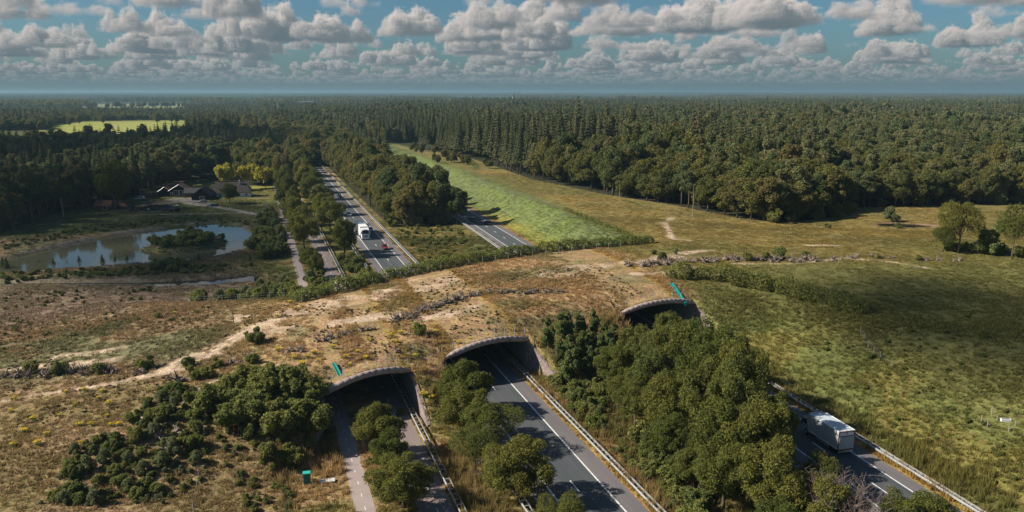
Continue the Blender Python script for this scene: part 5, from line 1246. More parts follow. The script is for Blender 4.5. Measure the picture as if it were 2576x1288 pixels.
# ================================================================ forests
def jitter_grid(x0, x1, y0, y1, s, rng):
    X, Y = np.meshgrid(np.arange(x0, x1, s), np.arange(y0, y1, s)); X = X + rng.uniform(-.42, .42, X.shape) * s; Y = Y + rng.uniform(-.42, .42, Y.shape) * s
    return X.ravel(), Y.ravel()
rngF = np.random.default_rng(77)
bands = [(0, 430, 5.2, 1.0), (430, 800, 5.8, 1.0), (800, 1500, 7.4, 1.12), (1500, 2700, 10.0, 1.4)]
FX, FY, FS = [], [], []
for r0, r1, s, sc in bands:
    x, y = jitter_grid(-.36 * r1 - 40, 1.3 * r1, 150, r1 + 20, s, rngF); d = np.hypot(x, y)
    k = (d >= r0) & (d < r1) & in_view(x, y, 2.5, 120); x, y = x[k], y[k]; k = wood_mask(x, y) & ~((fbm(x, y, 130, 48, 3) > .70) & (y > 620) & (x > 60)) & (rngF.random(len(x)) > .05); FX.append(x[k]); FY.append(y[k]); FS.append(np.full(k.sum(), sc))
FX = np.concatenate(FX); FY = np.concatenate(FY); FS = np.concatenate(FS); FD = np.hypot(FX, FY)
n1 = fbm(FX, FY, 120, 41, 3); n2 = rngF.random(len(FX)); n3 = fbm(FX, FY, 260, 43, 2)
rrF = road_r(FY)
is_left = FX < 27; is_med = (FX >= 27) & (FX < rrF) & (FY < 900); is_right = ~is_left & ~is_med
edge = inside(RIGHT_WOOD, FX, FY); edgeL = inside(LEFT_WOOD, FX, FY)
p_con = np.where(is_med, .02, np.where(is_left, .62 + .5 * (n3 - .5), .40 + 1.1 * (n1 - .5)))
p_con = np.where(is_left & (FX > -14), .06, p_con)
p_con = np.where(is_right & (edge < 45) & (FY < 372), .10, p_con); p_con = np.where(is_right & (FY >= 372) & (FY < 900) & (FX < 190), .93, p_con)
p_con = np.where(is_right & (FY < 330) & (edge < 110), .22, p_con)
p_con = np.where(is_left & (FD > 1180) & (FD < 2500), .15, p_con)
con = n2 < p_con
spr = np.where(is_right & (FY >= 372) & (FY < 900) & (FX < 190), True, np.where(is_left, fbm(FX, FY, 90, 45, 2) > .47, fbm(FX, FY, 90, 46, 2) > .63))
kind = np.where(~con, 0, np.where(spr, 1, 2))
hs = rngF.uniform(.78, 1.15, len(FX)) * (.9 + .35 * (n1 - .3))
hs = np.where(is_right & (FY < 300) & (edge < 14), hs * .8, hs); hs = np.where(is_right, hs * np.where(con, 1.12, 1.25) * (1 + .16 * sstep(10, 60, edge)), hs); hs = np.where(is_med, hs * 1.22, hs); hs = np.where(is_left & (FX > -12), hs * 1.05, hs)
hs = hs * np.where(FD > 330, .74 + .56 * fbm(FX, FY, 150, 47, 3), 1.0) * (1 + .22 * (rngF.random(len(FX)) > .93)); hs = np.where((FD > 1180) & is_left, hs * .85, hs); hs = np.where(is_left & (FY > 480) & (FY < 720), hs * 1.05, hs)
FZ = height(FX, FY)
LAB = {('L', 0): 'broadleaf tree of the dark left wood', ('L', 1): 'spruce of the dark left wood', ('L', 2): 'pine of the dark left wood',
       ('C', 0): 'roadside broadleaf tree closing the view along the motorway', ('M', 0): 'rounded broadleaf tree of the wood between the two carriageways', ('M', 1): 'spruce among the broadleaf trees between the carriageways', ('M', 2): 'pine among the broadleaf trees between the carriageways', ('C', 1): 'roadside spruce closing the view along the motorway', ('C', 2): 'roadside pine closing the view along the motorway',
       ('R', 0): 'broadleaf tree of the large right wood', ('R', 1): 'dark spruce of the large right wood', ('R', 2): 'brownish pine of the large right wood'}
order = np.argsort(FD); single = np.zeros(len(FX), bool); quota = {0: 215, 1: 285, 2: 285}; used = {0: 0, 1: 0, 2: 0}
for i in order:
    k = int(kind[i])
    if used[k] >= quota[k] or FD[i] > 900: continue
    if not bool(in_view(FX[i], FY[i], 1.0)): continue
    # deep inside the wood nothing of a tree shows
    used[k] += 1; single[i] = True
    z = 'M' if is_med[i] else ('C' if (is_left[i] and FX[i] > -12) else ('L' if is_left[i] else 'R'))
    key = ('wood%d' % rngF.integers(0, 4)) if k == 0 else (('spruce%d' if k == 1 else 'pine%d') % rngF.integers(0, 3))
    dd = edge[i] if z == 'R' else (edgeL[i] if z == 'L' else FY[i] - 284)
    q = ', ' + ('front row' if dd < 8 else ('second row' if dd < 18 else ('deeper in' if dd < 45 else 'far inside')))
    if z == 'R': q += ', above the green bank' if FY[i] > 330 else (', behind the lone trees' if FX[i] > 215 else (', behind the meadow pool' if FX[i] > 185 else ', above the golden meadow'))
    if z == 'M': q += ', left side' if FX[i] < 55 else (', right side' if FX[i] > 63 else ', middle')
    if z == 'C': q += ', left of the side road' if FX[i] < 14 else ', by the motorway'
    if z == 'L': q += ', left end' if FX[i] < -75 else (', behind the huts' if FX[i] < -45 else ', behind the farm')
    lb = LAB[(z, k)]; plant(key, FX[i], FY[i], (.62 + .4 * hs[i]) * (1.22 if k == 0 and z == 'R' else 1), lb + q, 'tree', lb + q, hs[i], rngF.uniform(0, 6.28), FZ[i])
# light versions for the distance
def low(kind_, seed):
    if kind_ == 'b': return broadleaf('distant_broadleaf', 5.2, 1.5, 11.5, 16, 1500, 1.1, MT['oak_far'], seed, cone=.25)[0]
    if kind_ == 's': return conifer_mesh('distant_spruce', 21, 3.2, 4, 800, 1.35, MT['spruce'], seed)
    return lobes_crown('distant_pine', pine_lobes(4.4, 7, 9.5, 12, seed), 1100, .95, MT['pine'], seed, squash=.8)
near_k = [PT['wood%d' % i]['crown'] for i in range(4)] + [PT['spruce%d' % i]['crown'] for i in range(3)] + [PT['pine%d' % i]['crown'] for i in range(3)]
far_k = [low('b', 500), low('b', 501), low('b', 502), low('b', 503), low('s', 510), low('s', 511), low('s', 512), low('p', 520), low('p', 521), low('p', 522)]
rest = np.where(~single)[0]
var = np.where(kind == 0, rngF.integers(0, 4, len(FX)), np.where(kind == 1, 4 + rngF.integers(0, 3, len(FX)), 7 + rngF.integers(0, 3, len(FX)))) + np.where(FD > 760, 10, 0)
sxy = (.62 + .4 * hs) * FS
scatter('forest', near_k + far_k, np.stack([FX, FY, FZ - .05], 1)[rest], np.stack([sxy, sxy, hs], 1)[rest], rngF.uniform(0, 6.28, len(rest)), var[rest])
# far woods: whole groves
def grove(seed, kinds):
    rng = np.random.default_rng(seed); C, Nn, Sz = [], [], []
    for i in range(34):
        x, y = rng.uniform(-36, 36, 2); h = rng.uniform(13, 21); r = rng.uniform(3.5, 6); n = 26
        d = rng.normal(size=(n, 3)); d[:, 2] = np.abs(d[:, 2]); d /= np.linalg.norm(d, axis=1, keepdims=True)
        if rng.random() < kinds: P = np.stack([x + d[:, 0] * r * .6 * (1 - d[:, 2] * .7), y + d[:, 1] * r * .6 * (1 - d[:, 2] * .7), h * (.45 + .6 * d[:, 2])], 1)
        else: P = np.stack([x + d[:, 0] * r, y + d[:, 1] * r, h * .55 + d[:, 2] * h * .42], 1)
        C.append(P); Nn.append(d + rng.normal(size=d.shape) * .4); Sz.append(rng.uniform(2.8, 5.0, n))
    return leaf_mesh('grove', np.concatenate(C), np.concatenate(Nn), np.concatenate(Sz), MT['oak_far'] if kinds < .5 else MT['pine'], aspect=.85, rng=rng)
gv = [grove(600, .1), grove(601, .2), grove(602, .8), grove(603, .9)]
P_, S_, K_ = [], [], []
for r0, r1, s in ((2700, 5200, 62), (5200, 9000, 78), (9000, 17000, 130)):
    x, y = jitter_grid(-.36 * r1, 1.25 * r1, 800, r1, s, rngF); d = np.hypot(x, y); k = (d >= r0) & (d < r1) & in_view(x, y, 1.5); x, y = x[k], y[k]
    k = fbm(x, y, 900, 61, 3) > .36
    for f in FIELDS: k &= inside(f, x, y) < -20
    x, y = x[k], y[k]; P_.append(np.stack([x, y, height(x, y)], 1)); sc = (s / 62) * rngF.uniform(.9, 1.2, len(x)); S_.append(np.stack([sc, sc, rngF.uniform(.85, 1.2, len(x)) * (.85 + .5 * fbm(x, y, 1500, 62, 2))], 1)); K_.append(np.where(fbm(x, y, 1300, 63, 2) > .5, 2, 0) + rngF.integers(0, 2, len(x)))
P_ = np.concatenate(P_); S_ = np.concatenate(S_); K_ = np.concatenate(K_)
scatter('distant_woods', gv, P_, S_, rngF.uniform(0, 6.28, len(P_)), K_)
# trees along the second far field
q0, q1 = (-510.0, 2852.1), (-219.4, 2983.3)
scatter('field_edge_trees', far_k[:2], np.array([(q0[0] + (q1[0] - q0[0]) * t + rngF.uniform(-25, 25), q0[1] + (q1[1] - q0[1]) * t - 30, 0) for t in np.linspace(0, 1, 34)]), np.repeat(rngF.uniform(1.2, 1.9, 34)[:, None], 3, 1), rngF.uniform(0, 6, 34), rngF.integers(0, 2, 34))
# grey dead stems standing in the woods
for p, h in [((157.8, 296.4), 9), ((136.2, 284.3), 7), ((143.5, 240.9), 11), ((106.7, 412.4), 5)]:
    x, y = p; r = empty('dead_stem', (x, y, float(height(x, y))), 0, 'pale bare stem of a dead tree at the edge of the right wood', 'dead tree', 'dead stems at the wood edge')
    MB().tube([(0, 0, -.2), (.1, 0, h * .5), (0, .15, h)], [.10, .08, .04], 5).build('stem', MT['post'], r); MB().tube([(.05, 0, h * .6), (.6, .2, h * .75)], [.05, .02], 4).tube([(.02, 0, h * .75), (-.5, -.2, h * .9)], [.04, .02], 4).build('branches', MT['post'], r)

# ================================================================ root stumps
def stump_mesh(seed):
    rng = random.Random(seed); m = MB(); V = []; n = 9; rr_ = .42
    for k, (z, q) in enumerate(((-.2, .8), (.15, 1.0), (.45, .85), (.7, .5))):
        for i in range(n): a = 6.283 * i / n; w = q * rr_ * rng.uniform(.75, 1.25); V.append((math.cos(a) * w, math.sin(a) * w, z + rng.uniform(-.06, .06)))
    F = [(k * n + i, k * n + (i + 1) % n, (k + 1) * n + (i + 1) % n, (k + 1) * n + i) for k in range(3) for i in range(n)] + [tuple(range(3 * n, 4 * n))]
    m.add(V, F)
    for k in range(15):
        a = rng.uniform(0, 6.283); e = rng.uniform(-.15, 1.2); L_ = rng.uniform(.5, 1.15); p = Vector((math.cos(a) * .25, math.sin(a) * .25, .3)); d = Vector((math.cos(a) * math.cos(e), math.sin(a) * math.cos(e), math.sin(e)))
        q = p + d * L_ * .6 + Vector((rng.uniform(-.15, .15), rng.uniform(-.15, .15), rng.uniform(-.1, .2))); t = q + d * L_ * .5 + Vector((rng.uniform(-.25, .25), rng.uniform(-.25, .25), rng.uniform(-.2, .3)))
        m.tube([p, q, t], [.13, .08, .025], 5, False)
    return m.mesh('tree_stump', MT['stump'])
STM = [stump_mesh(900 + i) for i in range(6)]
def stumps(pts, n, s0, s1, label, wid=.5, zz=None):
    L_ = [math.hypot(b[0] - a[0], b[1] - a[1]) for a, b in zip(pts[:-1], pts[1:])]; tot = sum(L_)
    for i in range(n):
        t = (i + random.uniform(.2, .8)) / n * tot; k = 0
        while k < len(L_) - 1 and t > L_[k]: t -= L_[k]; k += 1
        a, b = pts[k], pts[k + 1]; f = t / L_[k]; x = a[0] + (b[0] - a[0]) * f + random.gauss(0, wid); y = a[1] + (b[1] - a[1]) * f + random.gauss(0, wid)
        o = obj('tree_stump', random.choice(STM), None, (x, y, float(height(x, y, False)))); s = random.uniform(s0, s1); o.scale = (s, s, s * random.uniform(.8, 1.15)); o.rotation_euler = (random.uniform(-.9, .9), random.uniform(-.9, .9), random.uniform(0, 6.28))
        h_ = ', left third' if i < n / 3 else (', right third' if i >= 2 * n / 3 else ', middle third'); tag(o, label + h_, 'tree stump', label + h_)
stumps([(21.9, 137.1), (25.1, 138.7), (31.4, 143.8), (37.8, 148.7)], 30, .75, 1.15, 'weathered root stump in the dense curved row on the overpass', .35)
stumps([(38.3, 149.1), (42.9, 149.5), (51.2, 147.9), (58.4, 146.3)], 16, .7, 1.05, 'weathered root stump in the straight sparse row on the overpass', .3)
stumps([(8.2, 130.1), (11.5, 130.9), (13.6, 132.3), (17.8, 133.4)], 13, .6, .95, 'weathered root stump in the short row left of the curved row', .35)
stumps([(3.4, 127.1), (6.2, 127.0)], 5, .6, .9, 'small root stump above the side road tunnel', .4)
stumps([(-39.9, 141.7), (-31.7, 137.0), (-22.4, 132.8)], 24, .7, 1.15, 'root stump in the left row below the heath track', .8)
stumps([(-6.7, 127.1), (-4.1, 126.8), (-1.6, 126.4)], 6, .6, 1.0, 'root stump right of the sand path above the bank', .5)
stumps([(81.6, 163.5), (87.4, 163.9), (99.1, 166.7)], 26, .8, 1.3, 'root stump in the nearer heap by the right sand track', .9)
stumps([(101.6, 164.5), (109.9, 165.3), (115.3, 163.4), (129.8, 158.8)], 44, .8, 1.35, 'root stump in the long heap on the right meadow edge', .9)
stumps([(132.5, 158.5), (140.9, 158.6), (151.6, 155.6)], 12, .6, 1.0, 'root stump in the thin row beyond the long heap', .6)
stumps([(154.4, 152.1), (164.6, 148.7)], 6, .6, 1.0, 'root stump at the right end of the stump rows', .5)
for p, s, l in [((-13.1, 123.1), 1.35, 'large upturned root plate beside the sand path'), ((-14.0, 120.3), 1.0, 'grey fallen root below the large upturned root plate'), ((-14.5, 107.2), 1.1, 'pale root stump left of the fence in the bushes'), ((-12.7, 104.3), 1.1, 'reddish brown root stump among the lower bushes'), ((-12.2, 107.1), 1.2, 'small root stump in the middle of the bushes'), ((-18.6, 130.3), 1.3, 'dark tangled root at the edge of the stump row'), ((19.7, 122.3), .8, 'pale stone like root above the tunnel bank')]:
    o = obj('tree_stump', random.choice(STM), None, (p[0], p[1], float(height(p[0], p[1], False)))); o.scale = (s, s, s); o.rotation_euler = (.7, .3, random.uniform(0, 6)); tag(o, l, 'tree stump')

# ================================================================ fences, posts, boxes
post_fence('wire post fence running down the grass to the bottom edge', [(-9.2, 91.6), (-8.9, 101.6), (-8.2, 110.9), (-7.8, 116.2), (-7.0, 118.5), (-6.9, 119.3)], 1.25, 2.3, MT['post'], r=.07)
post_fence('post fence along the sunlit thicket at the far left', [(-18.9, 178.6), (-8.3, 173.6), (1.3, 166.1), (7.0, 164.5)], 1.6, 3.6, MT['post'], r=.06)
post_fence('long post fence along the far hedge of the overpass', [(7.3, 159.1), (16.5, 164.7), (25.7, 169.1), (39.8, 177.0), (65.4, 185.7), (91.9, 190.4)], 1.7, 4.0, MT['post'], r=.06)
post_fence('wooden post fence on the crest of the green bank', [(103.9, 374.9), (101.1, 341.4), (102.2, 310.4), (104.0, 282.1), (105.0, 266.2)], 1.4, 2.4, MT['post'], r=.07, wires=(.3, .6, .9))
post_fence('post fence across the shaded right meadow', [(103.6, 113.5), (100.6, 108.1), (99.1, 103.5), (98.4, 100.1)], 1.4, 2.6, MT['post'], r=.06)
def post(label, p, h, mat, r=.07, cross=False):
    x, y = p; m = MB(); m.tube([(0, 0, -.3), (0, 0, h)], r, 6)
    if cross: m.box(-.28, .28, -.04, .04, h - .42, h - .28)
    o = m.build('post', mat); o.location = (x, y, float(height(x, y, False))); return tag(o, label, 'post')
post('dark wooden marker post with short crosspiece on the heath', (-5.5, 149.7), 2.3, MT['dark_wood'], .09, True)
for p, l in [((31.6, 152.8), 'thin post standing on the dry overpass grass'), ((20.7, 131.9), 'post by the left end of the curved stump row'), ((23.4, 128.8), 'reddish post above the tunnel end'), ((7.4, 190.9), 'pale post by the corner of the far hedge'), ((116.0, 157.2), 'dark post before the long stump heap'), ((133.2, 155.2), 'pale post before the thin stump row'), ((-4.2, 109.1), 'short post at the top of the grass strip'), ((-3.3, 109.1), 'second short post at the top of the grass strip')]:
    post(l, p, 1.3, MT['dark_wood'] if 'dark' in l or 'reddish' in l else MT['post'], .06)
# gates of the sheep pen at the right edge
def gate(label, p, rz, L_):
    x, y = p; r = empty('timber_gate', (x, y, float(height(x, y))), rz, label, 'gate', 'pale timbers at the right edge')
    for q in (0, L_): MB().tube([(q, 0, -.2), (q, 0, 1.3)], .06, 6).build('post', MT['post'], r)
    for zz in (.25,): MB().box(0, L_, -.04, .04, zz, zz + .13).build('rail', MT['post'], r)
gate('pale timber frame nearest the right edge of the meadow', (95.2, 75.5), R(15), 1.7)
gate('pale timber frame left of the white trough', (94.3, 78.0), R(10), 2.1)
for q in ((2474, 1028), (2497, 1020)): pass
post('tall pale post left of the timber frames', (94.4, 79.1), 1.3, MT['post']); post('second tall pale post above the timber frames', (97.1, 79.9), 1.3, MT['post'])
(wx, wy) = (96.9, 77.5); wt = empty('water_trough', (wx, wy, float(height(wx, wy))), R(-25), 'small white trough between the pale timber frames', 'trough')
MB().box(-.6, .6, -.22, .22, 0, .4, -.05, -.04).build('basin', MT['white'], wt); MB().box(-.52, .52, -.16, .16, .401, .403).build('water', MT['water_dark'], wt)
# teal cabinet and its concrete lid
cx_, cy_ = (3.8, 95.3); cz = float(height(cx_, cy_)); cab = empty('utility_cabinet', (cx_, cy_, cz), yawf, 'tall teal utility cabinet in the grass left of the cycle path', 'cabinet')
MB().box(-.42, .42, -.32, .32, .12, 1.52).build('body', MT['teal_dark'], cab); MB().box(-.48, .48, -.40, .40, 1.52, 1.60, .03, .03).build('lid', material('teal_lid', (.03, .42, .34), .5, .4), cab); MB().box(-.45, .45, -.35, .35, -.1, .12).build('plinth', MT['concrete'], cab); MB().box(-.37, .37, -.335, -.32, .2, 1.45).build('door_or_dark_front', MT['teal_dark'], cab)
lx, ly = (6.2, 95.0); pl = empty('concrete_chamber', (lx, ly, float(height(lx, ly))), yawf, 'pale low concrete chamber with two lids beside the teal cabinet', 'chamber')
MB().box(-.98, .98, -.45, .45, -.2, .22).build('wall', MT['concrete'], pl)
for k in (-1, 1): MB().box(k * .49 - .47, k * .49 + .47, -.44, .44, .22, .28).build('cover', material('pale_cover', (.62, .62, .60), .8, .2, noise=.15, nscale=2), pl)

# ragwort in flower
def ragwort(seed):
    rng = np.random.default_rng(seed); n = 70; a = rng.random(n) * 6.28; q = np.sqrt(rng.random(n)) * .55
    me = leaf_mesh('ragwort_flowers', np.stack([np.cos(a) * q, np.sin(a) * q, .62 + .25 * (1 - q) + rng.uniform(-.06, .06, n)], 1), np.tile([0, 0, 1.], (n, 1)) + rng.normal(size=(n, 3)) * .3, .17, MT['flower'], .9, rng)
    n = 90; a = rng.random(n) * 6.28; q = rng.random(n) * .5
    return me, leaf_mesh('ragwort_stalks', np.stack([np.cos(a) * q, np.sin(a) * q, rng.uniform(.05, .6, n)], 1), rng.normal(size=(n, 3)), .22, MT['shrub'], .5, rng)
MT['flower'] = leaf_material('ragwort_yellow', [(.62, .44, .02), (.55, .42, .03)], .2)
RW = [ragwort(1), ragwort(2)]
rw_spots = [(-26.6, 127.5), (-29.1, 128.0), (-23.7, 122.8), (-36.1, 129.2), (-35.5, 124.4), (-32.1, 111.5), (-29.1, 110.6), (-28.1, 118.9), (-24.7, 113.7), (-23.1, 113.0), (-21.5, 115.1), (-20.4, 111.4), (-19.4, 111.1), (-23.5, 125.0), (-22.8, 105.7), (-23.6, 108.8), (-31.4, 130.1), (-21.9, 119.4), (-31.4, 119.1), (-28.4, 112.7), (-31.8, 115.5), (-26.7, 122.0),
            (6.1, 122.7), (7.4, 120.6), (7.1, 124.3), (11.7, 120.7), (13.8, 122.7), (16.3, 127.2), (18.0, 125.4), (20.1, 128.3), (21.9, 129.1), (10.3, 125.7), (5.0, 120.1), (4.0, 123.3), (24.4, 131.3), (27.7, 129.0), (26.3, 130.4), (1.8, 128.1), (14.7, 120.3), (12.0, 118.4), (20.6, 125.5),
            (31.0, 125.1), (33.3, 126.2), (32.5, 128.3), (36.5, 127.5), (22.7, 120.9), (23.2, 111.8), (22.1, 112.2), (2.4, 148.5), (5.8, 153.0), (5.0, 159.2), (7.0, 154.5), (-17.0, 166.1)]
for i, (x, y) in enumerate(rw_spots):
    f, st = RW[i % 2]; r = empty('ragwort_plant', (x, y, float(height(x, y, False))), i, *((lambda q: ('yellow flowering ragwort ' + q, 'flower', 'ragwort ' + q))('in the lower left meadow' if i < 22 else 'above the tunnel rims' if i < 49 else 'near the far hedge'))); s = random.uniform(.55, 1.05); r.scale = (s, s, s * .9); obj('flowers', f, r); obj('stalks', st, r)

# ================================================================ far things on the horizon
def mast(label, x, y, h):
    r = empty('radio_mast', (x, y, 0), 0, label, 'mast', 'masts on the horizon'); m = MB()
    for a in range(3): m.tube([(math.cos(a * 2.09) * 1.2, math.sin(a * 2.09) * 1.2, 0), (math.cos(a * 2.09) * .5, math.sin(a * 2.09) * .5, h)], .22, 4)
    m.build('lattice_leg', MT['chrome'], r); m = MB()
    for k in range(int(h / 3)): m.box(-1.1, 1.1, -.1, .1, k * 3, k * 3 + .2)
    m.build('bracing', MT['chrome'], r); MB().box(-1.2, 1.2, -1.2, 1.2, h - 5, h).build('antennas', MT['white'], r)
mast('thin white mast rising from the wood above the motorway', *[v * 1.0 for v in (47.1, 1568.7)], 30)
mast('distant mast on the horizon near the middle of the picture', *(682.0, 2108.0), 37)
for i, (px_, dx) in enumerate(zip((((-186.8, 1620.4)), ((-181.2, 1618.6)), ((-155.5, 1610.3))), (0, 1, 2))):
    gable_house('farm_house', ['white gabled house left of its twin beyond the bright field', 'white gabled house right of its twin beyond the bright field', 'white house further right beyond the bright field'][i], px_, yawf, 6.5, 12, 4.5, 9.5, MT['plaster'], MT['tile_dark'], 'houses beyond the bright field', trim=False, windows=[('f', 0, 1, 1.5, 1.5)])
hx, hy = (7290.4, 12253.3); wh = empty('industrial_building', (hx, hy, 0), yawf, 'tiny white industrial building on the horizon', 'building')
MB().box(-60, 60, 0, 40, 0, 30).build('hall', MT['white'], wh); MB().box(20, 45, 5, 35, 30, 46).build('tower', MT['white'], wh)
hx, hy = (151.7, 2507.2); wh = empty('industrial_building', (hx, hy, 0), yawf, 'pale flat roofed building in the woods beyond the motorway', 'building')
MB().box(-30, 30, 0, 25, 0, 21).build('wall', MT['plaster'], wh); MB().box(-31, 31, -1, 26, 21, 22).build('roof', MT['white'], wh)

# ================================================================ grass and heather
def tuft(seed, n, h, spread, mat, w=.06):
    rng = np.random.default_rng(seed); a = rng.random(n) * 6.28; q = np.sqrt(rng.random(n)) * spread; b = np.stack([np.cos(a) * q, np.sin(a) * q, np.full(n, -.03)], 1)
    hh = h * rng.uniform(.55, 1.2, n); t = b + np.stack([rng.normal(0, .28, n) * hh, rng.normal(0, .28, n) * hh, hh], 1); d = rng.normal(size=(n, 3)); d[:, 2] = 0; d /= np.linalg.norm(d, axis=1, keepdims=True); d *= w * rng.uniform(.7, 1.5, n)[:, None]
    V = np.stack([b - d, b + d, t], 1).reshape(-1, 3); return mesh_np('grass_tuft', V, np.arange(3 * n).reshape(n, 3), mat, attrs={'leafrand': ('POINT', 'FLOAT', np.repeat(rng.random(n), 3).astype(np.float32))})
def grass_material():
    m = bpy.data.materials.new('grass_blades'); m.use_nodes = True; t = m.node_tree; t.nodes.clear(); l = t.links.new
    o = N(t, 'ShaderNodeOutputMaterial'); a = N(t, 'ShaderNodeAttribute', _attribute_name='tint', _attribute_type='INSTANCER'); b = N(t, 'ShaderNodeAttribute', _attribute_name='leafrand', _attribute_type='GEOMETRY')
    mr = N(t, 'ShaderNodeMapRange'); mr.inputs[3].default_value = .95; mr.inputs[4].default_value = 1.55; l(b.outputs['Fac'], mr.inputs[0]); c = N(t, 'ShaderNodeCombineColor'); [l(mr.outputs[0], c.inputs[k]) for k in range(3)]
    x = N(t, 'ShaderNodeMix', _data_type='RGBA', _blend_type='MULTIPLY'); x.inputs[0].default_value = 1; l(a.outputs['Color'], x.inputs[6]); l(c.outputs[0], x.inputs[7])
    d = N(t, 'ShaderNodeBsdfDiffuse'); tr = N(t, 'ShaderNodeBsdfTranslucent'); mx = N(t, 'ShaderNodeMixShader'); mx.inputs[0].default_value = .48; l(x.outputs[2], d.inputs[0]); l(x.outputs[2], tr.inputs[0]); l(d.outputs[0], mx.inputs[1]); l(tr.outputs[0], mx.inputs[2]); l(mx.outputs[0], o.inputs[0])
    return m
MT['grass'] = grass_material()
TU = [tuft(1, 26, .42, .42, MT['grass']), tuft(2, 26, .62, .45, MT['grass']), tuft(3, 34, .26, .5, MT['grass'], .09), tuft(4, 22, .95, .4, MT['grass'], .05)]
rngG = np.random.default_rng(3)
Gx, Gy = [], []
for r0, r1, s in ((50, 120, .62), (120, 175, .78), (175, 270, 1.15), (270, 420, 2.0)):
    x, y = jitter_grid(-95, 300, 45, r1 + 5, s, rngG); d = np.hypot(x, y); k = (d >= r0) & (d < r1) & in_view(x, y, 4.0, 45) & (x < 140 + (y < 260) * 120); Gx.append(x[k]); Gy.append(y[k])
Gx = np.concatenate(Gx); Gy = np.concatenate(Gy)
rrG = road_r(Gy)
ok = ~((Gx > 29.3) & (Gx < 41.6)) & ~((Gx > rrG - 5.9) & (Gx < rrG + 5.8)) & ~((Gx > 15.6) & (Gx < 20.1)) & ~((Gx > 8.6) & (Gx < 11.2))
ynG = np.interp(Gx, XN, YN); yfG = np.interp(Gx, XF, YF); ondeck = (Gy > ynG + .6) & (Gy < yfG - .4)
intun = np.zeros(len(Gx), bool); topz = np.full(len(Gx), 99.0)
for x0, x1, ya, yb in PORTALS:
    u = (Gx - (x0 + x1) / 2) / ((x1 - x0) / 2); k = np.abs(u) < 1.06; py_ = np.interp(Gx, [x0, x1], [ya, yb]); inn = k & (Gy > py_ - 1) & (Gy < yfG)
    tz = 4.75 + 1.45 * (1 - np.clip(np.abs(u), 0, 1) ** 2) + .74; edge_ = Gy - py_ - .3; topz = np.where(inn, np.maximum(tz + .02, tz + .12 + .42 * edge_), topz); ok &= ~(inn & (edge_ < .25))
    # inside the cutting between the wing walls only the verges carry grass
gz = np.where(topz < 90, np.minimum(height(Gx, Gy, False), topz), height(Gx, Gy))
for poly in (POND, POND_R): ok &= ~((inside(poly, Gx, Gy) > -1.0) & ~(inside(ISLAND, Gx, Gy) > 0))
ok &= near_line(STREAM, Gx, Gy) > 3.2
alb, snd = ground_albedo(Gx, Gy)
ok &= rngG.random(len(Gx)) > snd * .93
ok &= ~wood_mask(Gx, Gy) | (rngG.random(len(Gx)) < .2)
cl = fbm(Gx, Gy, 7, 71, 3); ok &= rngG.random(len(Gx)) < (.35 + 1.4 * np.clip(cl - .25, 0, 1))
Gx, Gy, gz, alb, cl = Gx[ok], Gy[ok], gz[ok], alb[ok], cl[ok]; rrG_k = road_r(Gy)
tall = (Gy < np.interp(Gx, XN, YN)) & (Gx > 0); right_m = Gx > 86
hh = np.where(tall, 1.15, np.where(Gx < 3, .62, .8)) * np.where(right_m, .46, 1) * np.where((Gy > 196) & (Gx > rrG_k + 6) & (Gx < rrG_k + 34), .55, 1) * np.where(Gy > 300, .6, 1) * (.5 + 1.0 * cl) * rngG.uniform(.7, 1.3, len(Gx))
dist = np.hypot(Gx, Gy); wd = np.clip(dist / 120, .9, 2.2)
lum = alb * rngG.uniform(.82, 1.22, (len(Gx), 1)) * np.array([1.0, 1.0, .95])
# dark heather cushions on the heath and on the sandy deck
scatter('grass', TU, np.stack([Gx, Gy, gz], 1), np.stack([wd, wd, hh], 1), rngG.uniform(0, 6.28, len(Gx)), np.where(tall & (rngG.random(len(Gx)) < .5), 3, rngG.integers(0, 3, len(Gx))), lum)
c, lo = broadleaf('heather_cushion', .42, -.12, .42, 6, 70, .20, MT['shrub'], 700); MT['heather'] = leaf_material('heather', [(.085, .062, .038), (.070, .064, .030), (.105, .075, .05)], .1); c.materials[0] = MT['heather']
hx_, hy_ = jitter_grid(-75, 75, 118, 215, .95, rngG); a_, s_ = ground_albedo(hx_, hy_)
hk = in_view(hx_, hy_, 1) & (hy_ > np.interp(hx_, XN, YN) + 2) & (hy_ < np.interp(hx_, XF, YF) - 2) & (fbm(hx_, hy_, 9, 81, 3) + .15 * s_ > .50) & (rngG.random(len(hx_)) < .55) & (s_ < .75)
hx_, hy_ = hx_[hk], hy_[hk]; hz_ = height(hx_, hy_, False); hs_ = rngG.uniform(.5, 1.3, len(hx_))
scatter('heather', [c], np.stack([hx_, hy_, hz_], 1), np.stack([hs_, hs_, hs_ * .8], 1), rngG.uniform(0, 6, len(hx_)), np.zeros(len(hx_), int))
